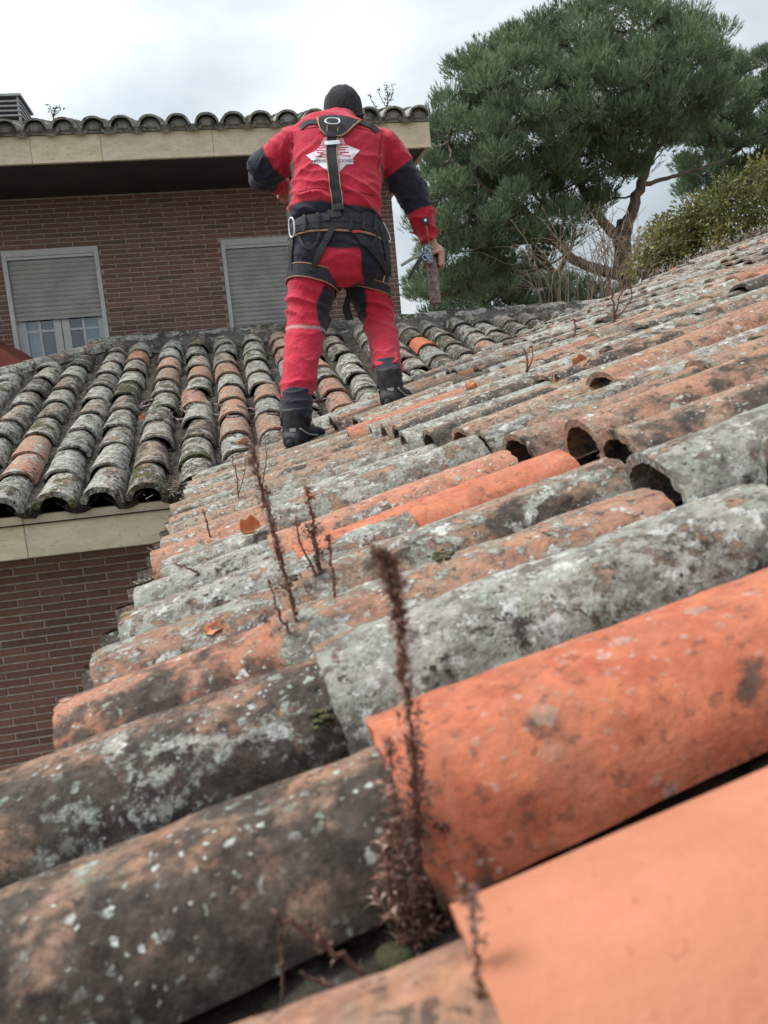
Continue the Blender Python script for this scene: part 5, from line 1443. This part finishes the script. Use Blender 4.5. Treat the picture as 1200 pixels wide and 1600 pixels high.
# bare twigs behind the ridge
def bare(label, base, fan, n, seed, Y):
    rg = random.Random(seed); root = at(base[0], base[1], Y); t = empty('bare_shrub', root); tag(t, label, 'bare shrub', 'bare twiggy shrubs behind the ridge'); I = Matrix.Translation(root).inverted(); mb = MB()
    for k in range(n):
        bx = base[0] + rg.uniform(-.25, .25) * fan; a = rg.gauss(-.12, .55); L = rg.uniform(55, 135)
        tip = (bx + math.sin(a) * L * 1.0, base[1] - 12 - math.cos(a) * L); bend = (bx + math.sin(a) * L * .35, base[1] - math.cos(a) * L * .62)
        yy = Y + rg.uniform(-.3, .3)
        q = limb(mb, [at(bx, base[1] + 40, yy), at(*bend, yy + rg.uniform(-.1, .1)), at(*tip, yy + rg.uniform(-.3, .3))], .0062, .0022, 5, 7, .006, rg)
        for j in range(rg.randrange(2, 6)):
            s_ = q[rg.randrange(5, len(q) - 2)]; e = s_ + Vector((rg.gauss(0, .16), rg.gauss(0, .1), abs(rg.gauss(.12, .1))))
            limb(mb, [s_, s_.lerp(e, .5) + Vector((0, 0, .02)), e], .004, .0018, 4, 3, .003, rg)
    o = mb.build('twigs', M['twig'], t, True); o.matrix_parent_inverse = I
bare('bare brown twiggy shrub fanning out behind the ridge under the pine trunk', (935, 462), 110, 30, 3, 8.9)
bare('sparse bare twigs leaning left behind the ridge beside the dark pine', (870, 470), 90, 14, 4, 8.7)
bare('thin bare twigs rising where the ridge meets the big tiled slope', (985, 450), 50, 12, 6, 9.2)

# ------------------------------------------------------------------ plants on the roofs
RB = [(.23, .115, .088), (.29, .155, .12), (.16, .08, .06), (.38, .26, .205)]
def stalk(label, pts, Y, rg, r=.0022, bits=160, blen=.009, spread=.007, start=.25, extra=(), cols=RB, name='dry_stalk', cat='dry plant', group='dry stalks growing between the tiles'):
    """pts: pixels from the foot to the tip, all near depth Y"""
    P = [at(x, y, Y + dy) for x, y, dy in [(p + (0,))[:3] for p in pts]]
    t = empty(name, P[0]); tag(t, label, cat, group); I = Matrix.Translation(P[0]).inverted(); st = MB(); hd = MB()
    for pp, rr, nb in [(P, r, bits)] + [([at(x, y, Y + dy) for x, y, dy in [(p + (0,))[:3] for p in e]], r * .7, int(bits * .36)) for e in extra]:
        q = limb(st, pp, rr, rr * .55, 6, 8, rr * .5, rg)
        for _ in range(int(nb * .55) if nb < 600 else nb):
            f = start + (1 - start) * rg.random() ** .9; i = min(int(f * (len(q) - 1)), len(q) - 2); p = q[i].lerp(q[i + 1], f * (len(q) - 1) - i)
            ax_ = (q[i + 1] - q[i]).normalized(); d = Vector((rg.gauss(0, 1), rg.gauss(0, 1), rg.gauss(0, 1))); d = (d - ax_ * d.dot(ax_) * .6).normalized()
            w_ = (1 - .55 * f); lump = .45 + .9 * max(0, .5 + noise.noise(p * (3.2 / max(spread, .003) * .1 + 40)))
            c = p + d * spread * w_ * rg.random() * lump; s_ = d.cross(ax_).normalized(); L = blen * rg.uniform(.5, 1.3) * (.6 + .5 * w_); k = rg.choice(cols); kk = rg.uniform(.7, 1.3)
            e = (d + ax_ * rg.uniform(-.3, 1.2)).normalized()
            hd.add([c - s_ * L * .25, c + e * L * .5 + s_ * L * .1, c + e * L, c + s_ * L * .25 + e * L * .2], [(0, 1, 2, 3)], (k[0] * kk, k[1] * kk, k[2] * kk, 1))
    o = st.build('stem', M['stem'], t, True); o.matrix_parent_inverse = I
    o = hd.build('seed_head', M['drymat'], t); o.matrix_parent_inverse = I
rg = random.Random(99)
surf0 = .43
stalk('large blurred reddish brown dry stalk rising in front of the clean orange tiles', [(655, 1500), (652, 1400), (650, 1280), (640, 1120), (625, 990), (616, 920), (604, 880), (592, 862)], surf0, rg, .0017, 1500, .0085, .0080, .02,
      extra=[[(640, 1480), (628, 1330), (615, 1230), (608, 1150)], [(665, 1490), (672, 1380), (655, 1250), (645, 1150)], [(690, 1470), (705, 1400), (700, 1330), (690, 1290)], [(640, 1495), (610, 1400), (605, 1330), (612, 1290)], [(660, 1500), (640, 1440), (622, 1400)]])
stalk('drooping dry sprig hanging over the edge of the new pale orange tile', [(722, 1380), (735, 1405), (742, 1450), (745, 1510), (748, 1560), (752, 1625)], .272, rg, .0011, 260, .006, .004, .0)
stalk('bare broken twig lying across the dark speckled tile at the bottom', [(600, 1560), (550, 1510), (490, 1465), (425, 1422)], .40, rg, .0020, 40, .006, .004, .0, extra=[[(520, 1490), (500, 1460), (480, 1440)], [(585, 1540), (520, 1540), (470, 1520)]])
stalk('pale upright twig by the dark speckled tile, left of the broken one', [(445, 1640), (442, 1560), (440, 1500), (436, 1440)], .40, rg, .0011, 4, .004, .002, .5)
def surf(px, py): return on_roof(px, py, roofA_z).y
stalk('tallest of the thin dry stalks left of the orange tile, leaning left', [(470, 985), (450, 920), (432, 850), (412, 770), (398, 715), (384, 690)], surf(470, 985), rg, .0020, 520, .010, .007, .08, extra=[[(465, 960), (440, 880), (425, 810), (415, 760)], [(440, 890), (420, 800), (400, 740), (392, 720)]])
stalk('dry stalk with a thick fuzzy tip just right of the tallest thin one', [(500, 905), (495, 850), (486, 800), (478, 762)], surf(500, 905), rg, .0024, 420, .011, .009, .05, extra=[[(505, 900), (490, 850), (480, 820)], [(498, 905), (470, 850), (462, 810)]])
stalk('short dry stalk beside the clean bright orange tile', [(522, 935), (520, 890), (514, 850), (512, 836)], surf(522, 935), rg, .0018, 170, .009, .006, .05)
stalk('fine dry stalk at the foot of the left boot', [(412, 790), (404, 740), (398, 700), (388, 668)], surf(412, 790), rg, .0022, 200, .011, .007, .1, extra=[[(408, 770), (416, 720), (414, 690)]])
stalk('pair of fine dry stalks in the valley left of the boot', [(372, 780), (370, 745), (362, 712)], surf(372, 780), rg, .0022, 120, .011, .007, .1, extra=[[(372, 775), (382, 740), (384, 716)]])
stalk('small brown twig lying on the tile near the eave', [(318, 905), (300, 890), (272, 880)], surf(318, 905), rg, .0022, 60, .009, .006, .1)
stalk('tiny dry sprig on the eave tiles below the stone fascia', [(328, 838), (322, 812), (316, 796)], surf(328, 838), rg, .0022, 60, .010, .006, .1)
stalk('short dry sprig lower down on the eave tiles', [(468, 1010), (440, 970), (428, 930), (418, 905)], surf(468, 1010), rg, .0016, 90, .008, .006, .1)
stalk('upright dark twig on the upper slope below the bare shrubs', [(960, 505), (958, 470), (952, 440), (948, 428)], surf(960, 505), rg, .006, 60, .02, .014, .1, extra=[[(960, 500), (968, 465), (978, 445)], [(960, 500), (985, 470), (984, 430)]])
stalk('thin dark twig standing by the loose dry leaves on the upper slope', [(822, 590), (824, 560), (818, 545)], surf(822, 590), rg, .004, 20, .014, .008, .1, extra=[[(822, 585), (832, 560), (830, 540)]])
stalk('single dry twig on the upper slope above the valley end', [(897, 530), (899, 508), (895, 498)], surf(897, 530), rg, .005, 24, .016, .010, .1)
stalk('weed with tiny grey leaves on the eave of the taller house at the far left', [(84, 190), (84, 178), (88, 166)], 7.9, rg, .006, 60, .05, .05, .2, extra=[[(84, 185), (80, 172), (78, 165)], [(84, 182), (93, 172), (95, 168)]], cols=[(.16, .18, .18), (.12, .14, .13)], name='roof_weed', cat='weed', group='weeds on the upper eave')
stalk('taller weed on the eave of the taller house just right of the beanie', [(604, 172), (606, 152), (604, 132)], 7.9, rg, .006, 90, .05, .05, .2, extra=[[(604, 168), (594, 150), (590, 140)], [(604, 165), (614, 146), (612, 130)], [(590, 172), (580, 155), (578, 148)]], cols=[(.16, .18, .17), (.13, .14, .12)], name='roof_weed', cat='weed', group='weeds on the upper eave')

# dry litter that nobody could count: bits of straw and pine needles in the valley and the channels
lt = MB(); rg = random.Random(41)
def straw(p, L, k):
    d = Vector((rg.gauss(0, 1), rg.gauss(0, 1), rg.gauss(.25, .5))).normalized(); s_ = d.orthogonal().normalized() * .0016
    lt.add([p - s_, p + s_, p + d * L + s_ * .4, p + d * L - s_ * .4], [(0, 1, 2, 3)], (k[0], k[1], k[2], 1))
ST = [(.20, .135, .10), (.28, .22, .16), (.12, .075, .06), (.33, .29, .24)]
for _ in range(6500):
    q = rg.random() ** 1.4 * 2.8; c = Vector((valley_x(DB + q), DB + q, 0)) + Vector((rg.gauss(0, .10), rg.gauss(0, .10), 0))
    c.z = max(roofA_z(c.x, c.y), roofB_z(c.x, c.y)) - .03 + rg.random() * .04
    if nz(c, 4, 2) > -.12: straw(c, rg.uniform(.012, .05), rg.choice(ST))
for _ in range(2600):
    j = rg.randrange(len(XB) - 1); x = .5 * (XB[j] + XB[j + 1]) + rg.gauss(0, .02); y = DB + rg.random() * LB
    if x < XH - LB * .7: continue
    p = Vector((x, y, HE + tB * (y - DB) + .04)); 
    if keepB(p) and nz(p, 3, 7) > -.1: straw(p, rg.uniform(.01, .04), rg.choice(ST))
for _ in range(2400):
    k = rg.randrange(OFFC + 2, len(YA) - 14); y = .5 * (YA[k] + YA[k + 1]) + rg.gauss(0, .012); x = XE + rg.random() ** 1.2 * 1.8
    p = Vector((x, y, HE + tA * (x - XE) + .035)); straw(p, rg.uniform(.008, .03), rg.choice(ST))
for _ in range(700):
    cx_, cy_ = rg.choice(((700, 600), (730, 590), (680, 615), (655, 600), (400, 700), (390, 725)))
    p = on_roof(cx_ + rg.gauss(0, 14), cy_ + rg.gauss(0, 9), lambda a, b: max(roofA_z(a, b) if a > valley_x(b) else -9, roofB_z(a, b) if b > DB else -9)); straw(p, rg.uniform(.015, .05), rg.choice(ST))
tag(lt.build('dry_litter', M['drymat']), kind='stuff')
# moss cushions
def moss_mat():
    m = NT('moss'); c = m.n('ShaderNodeAttribute', attribute_name='tcol').outputs['Color']; p = m.n('ShaderNodeNewGeometry').outputs['Position']
    f = m.noise(p, 300, 4, 0.7); c = m.mix(m.rng(f, 0.35, 0.65, 0, .75), c, (0.03, 0.035, 0.012))
    return m.done(c, 0.95, m.bump(f, 1.0, 0.006))
M['moss'] = moss_mat()
ms_ = MB()
def cushion(p, r, col, flat=.55):
    bm = bmesh.new(); bmesh.ops.create_icosphere(bm, subdivisions=3, radius=r); s_ = rg.random() * 50
    vs = [p + Vector((v.co.x * (1 + .4 * nz(v.co, 40, s_)), v.co.y * (1 + .4 * nz(v.co, 40, s_)), v.co.z * flat * (1 + .5 * nz(v.co, 70, s_)))) for v in bm.verts]
    ms_.add(vs, [tuple(v.index for v in f.verts) for f in bm.faces], col + (1,)); bm.free()
G1, G2 = (.085, .085, .036), (.15, .155, .055)
for cx_, cy_, sx_, sy_, n, r in ((1105, 570, 22, 10, 14, .013), (1170, 530, 20, 9, 10, .016), (1000, 562, 16, 5, 6, .012), (395, 888, 18, 9, 12, .008), (330, 915, 24, 8, 12, .006), (690, 862, 26, 8, 12, .006), (560, 880, 18, 8, 8, .006), (455, 900, 12, 10, 8, .007), (260, 1000, 14, 8, 7, .006), (860, 830, 16, 8, 6, .005), (680, 1040, 20, 6, 8, .004), (500, 1110, 10, 26, 12, .005), (330, 640, 30, 40, 18, .012), (240, 700, 30, 20, 12, .012), (200, 650, 40, 30, 12, .012)):
    for _ in range(max(1, n // 2)):
        fz = roofB_z if cy_ < 720 and cx_ < 400 else roofA_z
        p = on_roof(cx_ + rg.gauss(0, sx_ * .5), cy_ + rg.gauss(0, sy_ * .5), fz); [cushion(p + Vector((rg.gauss(0, r * .8), rg.gauss(0, r * .8), -r * .35)), r * rg.uniform(.25, .8), G1 if rg.random() < .75 else G2, .45) for _ in range(3)]
for _ in range(70):
    k_ = rg.choice((OFFC, OFFC, OFFC + 1, OFFC - 1)); x_ = XE + rg.uniform(.02, .75); y_ = .5 * (YA[k_] + YA[k_ + 1]) + rg.gauss(0, .012); cushion(Vector((x_, y_, HE + tA * (x_ - XE) + .006)), rg.uniform(.006, .018), rg.choice(((.05, .055, .022), (.075, .08, .03), (.045, .038, .026), (.04, .034, .026))), .6)
for _ in range(9): cushion(at(640 + rg.gauss(0, 10), 1528 + rg.gauss(0, 6), .41), .0045 * rg.uniform(.7, 1.3), (.30, .40, .04), .9)
tag(ms_.build('moss', M['moss'], None, True), kind='stuff')
# dry leaves and the rope
def leaf_m():
    m = NT('dry_leaf'); p = m.n('ShaderNodeTexCoord').outputs['Object']
    c = m.mix(m.rng(m.noise(p, 30, 5), 0.3, 0.7), (0.42, 0.135, 0.05), (0.55, 0.21, 0.09)); return m.done(c, 0.6, m.bump(m.noise(p, 80, 3), .3, .002))
M['dleaf'] = leaf_m()
def dry_leaf(label, px, py, size, rz, curl, fz=roofA_z, tip=0.4):
    p = on_roof(px, py, fz); vs = []; nx, ny = 10, 7; sc = size
    for i in range(nx + 1):
        u = i / nx; w = math.sin(math.pi * min(1, u * .95 + .05)) ** .7 * (.42 + .10 * math.sin(u * 9))
        for j in range(ny + 1):
            v = -1 + 2 * j / ny; vs.append(Vector(((u - .5) * sc, v * w * sc, curl * sc * (v * v * w * 1.3 + (u - .5) ** 2 * .8) + .05 * sc * math.sin(u * 7 + v * 3))))
    me = bpy.data.meshes.new('dry_leaf'); me.from_pydata(vs, [], [(i * (ny + 1) + j, (i + 1) * (ny + 1) + j, (i + 1) * (ny + 1) + j + 1, i * (ny + 1) + j + 1) for i in range(nx) for j in range(ny)]); shade(me)
    o = mobj('dry_leaf', me, M['dleaf']); o.location = p + Vector((0, 0, size * .18)); o.rotation_euler = (R(35), R(-tip * 40), rz)
    o.modifiers.new('thick', 'SOLIDIFY').thickness = .0012
    tag(o, label, 'leaf', 'dry orange leaves on the tiles')
dry_leaf('large curled orange dry leaf on the eave tiles left of the clean orange tile', 392, 836, .046, .7, .9)
dry_leaf('small bright orange dry leaf behind the dry stalks', 484, 792, .045, 2.1, .7)
dry_leaf('orange dry leaf wedged at the speckled tile near the eave', 335, 988, .021, .2, .4)
dry_leaf('red orange dry leaf standing on edge on the upper slope', 868, 602, .045, 1.2, .9, tip=1)
dry_leaf('rusty dry leaf higher up beside the loose tile', 908, 577, .050, .3, 1.0, tip=.8)
dry_leaf('brown orange dry leaf near the right boot', 735, 612, .045, 2.6, .9)
dry_leaf('orange dry leaf in the silt of the mossy roof below the rope', 380, 700, .07, .9, .6, roofB_z)
dry_leaf('small orange dry leaf between the mossy tiles left of the rope', 225, 658, .055, .4, .7, roofB_z)
def rope_mat():
    m = NT('braided_rope'); p = m.n('ShaderNodeNewGeometry').outputs['Position']
    f = m.n('ShaderNodeTexVoronoi', {'Vector': p, 'Scale': 110.0}); s_ = m.n('ShaderNodeSeparateColor', {0: f.outputs['Color']})
    c = m.mix(m.rng(s_.outputs[0], .62, .70), (0.045, 0.032, 0.036), (0.34, 0.26, 0.25)); return m.done(c, .85)
M['rope'] = rope_mat()
rp_ = MB()
fall = lambda a, b: max(roofB_z(a, b) if b > DB - .02 else -9, roofA_z(a, b) if a > valley_x(b) - .02 and a > XE else -9)
def rope_run(px, r=.0085):
    q = []
    for i in range(len(px) - 1):
        n = max(2, int(math.hypot(px[i + 1][0] - px[i][0], px[i + 1][1] - px[i][1]) / 5))
        for k in range(n): q.append((px[i][0] + (px[i + 1][0] - px[i][0]) * k / n, px[i][1] + (px[i + 1][1] - px[i][1]) * k / n))
    q.append(px[-1]); P = [on_roof(x, y, fall, 2.0) + Vector((0, -.004, r)) for x, y in q]
    for _ in range(2): P = [P[0]] + [P[i] * .4 + (P[i - 1] + P[i + 1]) * .3 for i in range(1, len(P) - 1)] + [P[-1]]
    P = catmull(P, 3)
    for s_ in range(3):           # three twisted strands
        Q = []; L = 0
        for i, p in enumerate(P):
            t_ = (P[min(i + 1, len(P) - 1)] - P[max(i - 1, 0)]).normalized(); a = t_.cross(Vector((0, .3, 1))).normalized(); b_ = t_.cross(a)
            L += (P[i] - P[i - 1]).length if i else 0; w = L / .030 * 6.283 + s_ * 2.094
            Q.append(p + (a * math.cos(w) + b_ * math.sin(w)) * r * .55)
        rp_.tube(Q, r * .62, 6)
rope_run([(218, 640), (236, 634), (262, 636), (296, 640), (330, 650), (372, 655), (404, 648), (440, 652), (470, 645)])
rope_run([(300, 606), (286, 622), (262, 630), (240, 626), (222, 632), (218, 640)])
rope_run([(250, 642), (275, 648), (300, 634), (335, 634), (370, 640), (405, 642), (436, 640), (462, 628), (476, 612), (470, 600)])
rope_run([(262, 652), (284, 640), (298, 650), (288, 660), (268, 656), (262, 640), (290, 628), (312, 606)])
rope_run([(440, 655), (456, 640), (474, 648), (476, 664), (460, 676), (444, 668), (450, 650), (470, 640), (486, 630)])
rope_run([(430, 648), (452, 660), (472, 680), (468, 695), (455, 690), (462, 668), (480, 655)])
rope_run([(488, 628), (515, 624), (548, 628), (586, 628), (604, 626)], .006)
tag(rp_.build('rope', M['rope'], None, True), 'dark braided rope lying in loops across the mossy tiles beside the left boot', 'rope')
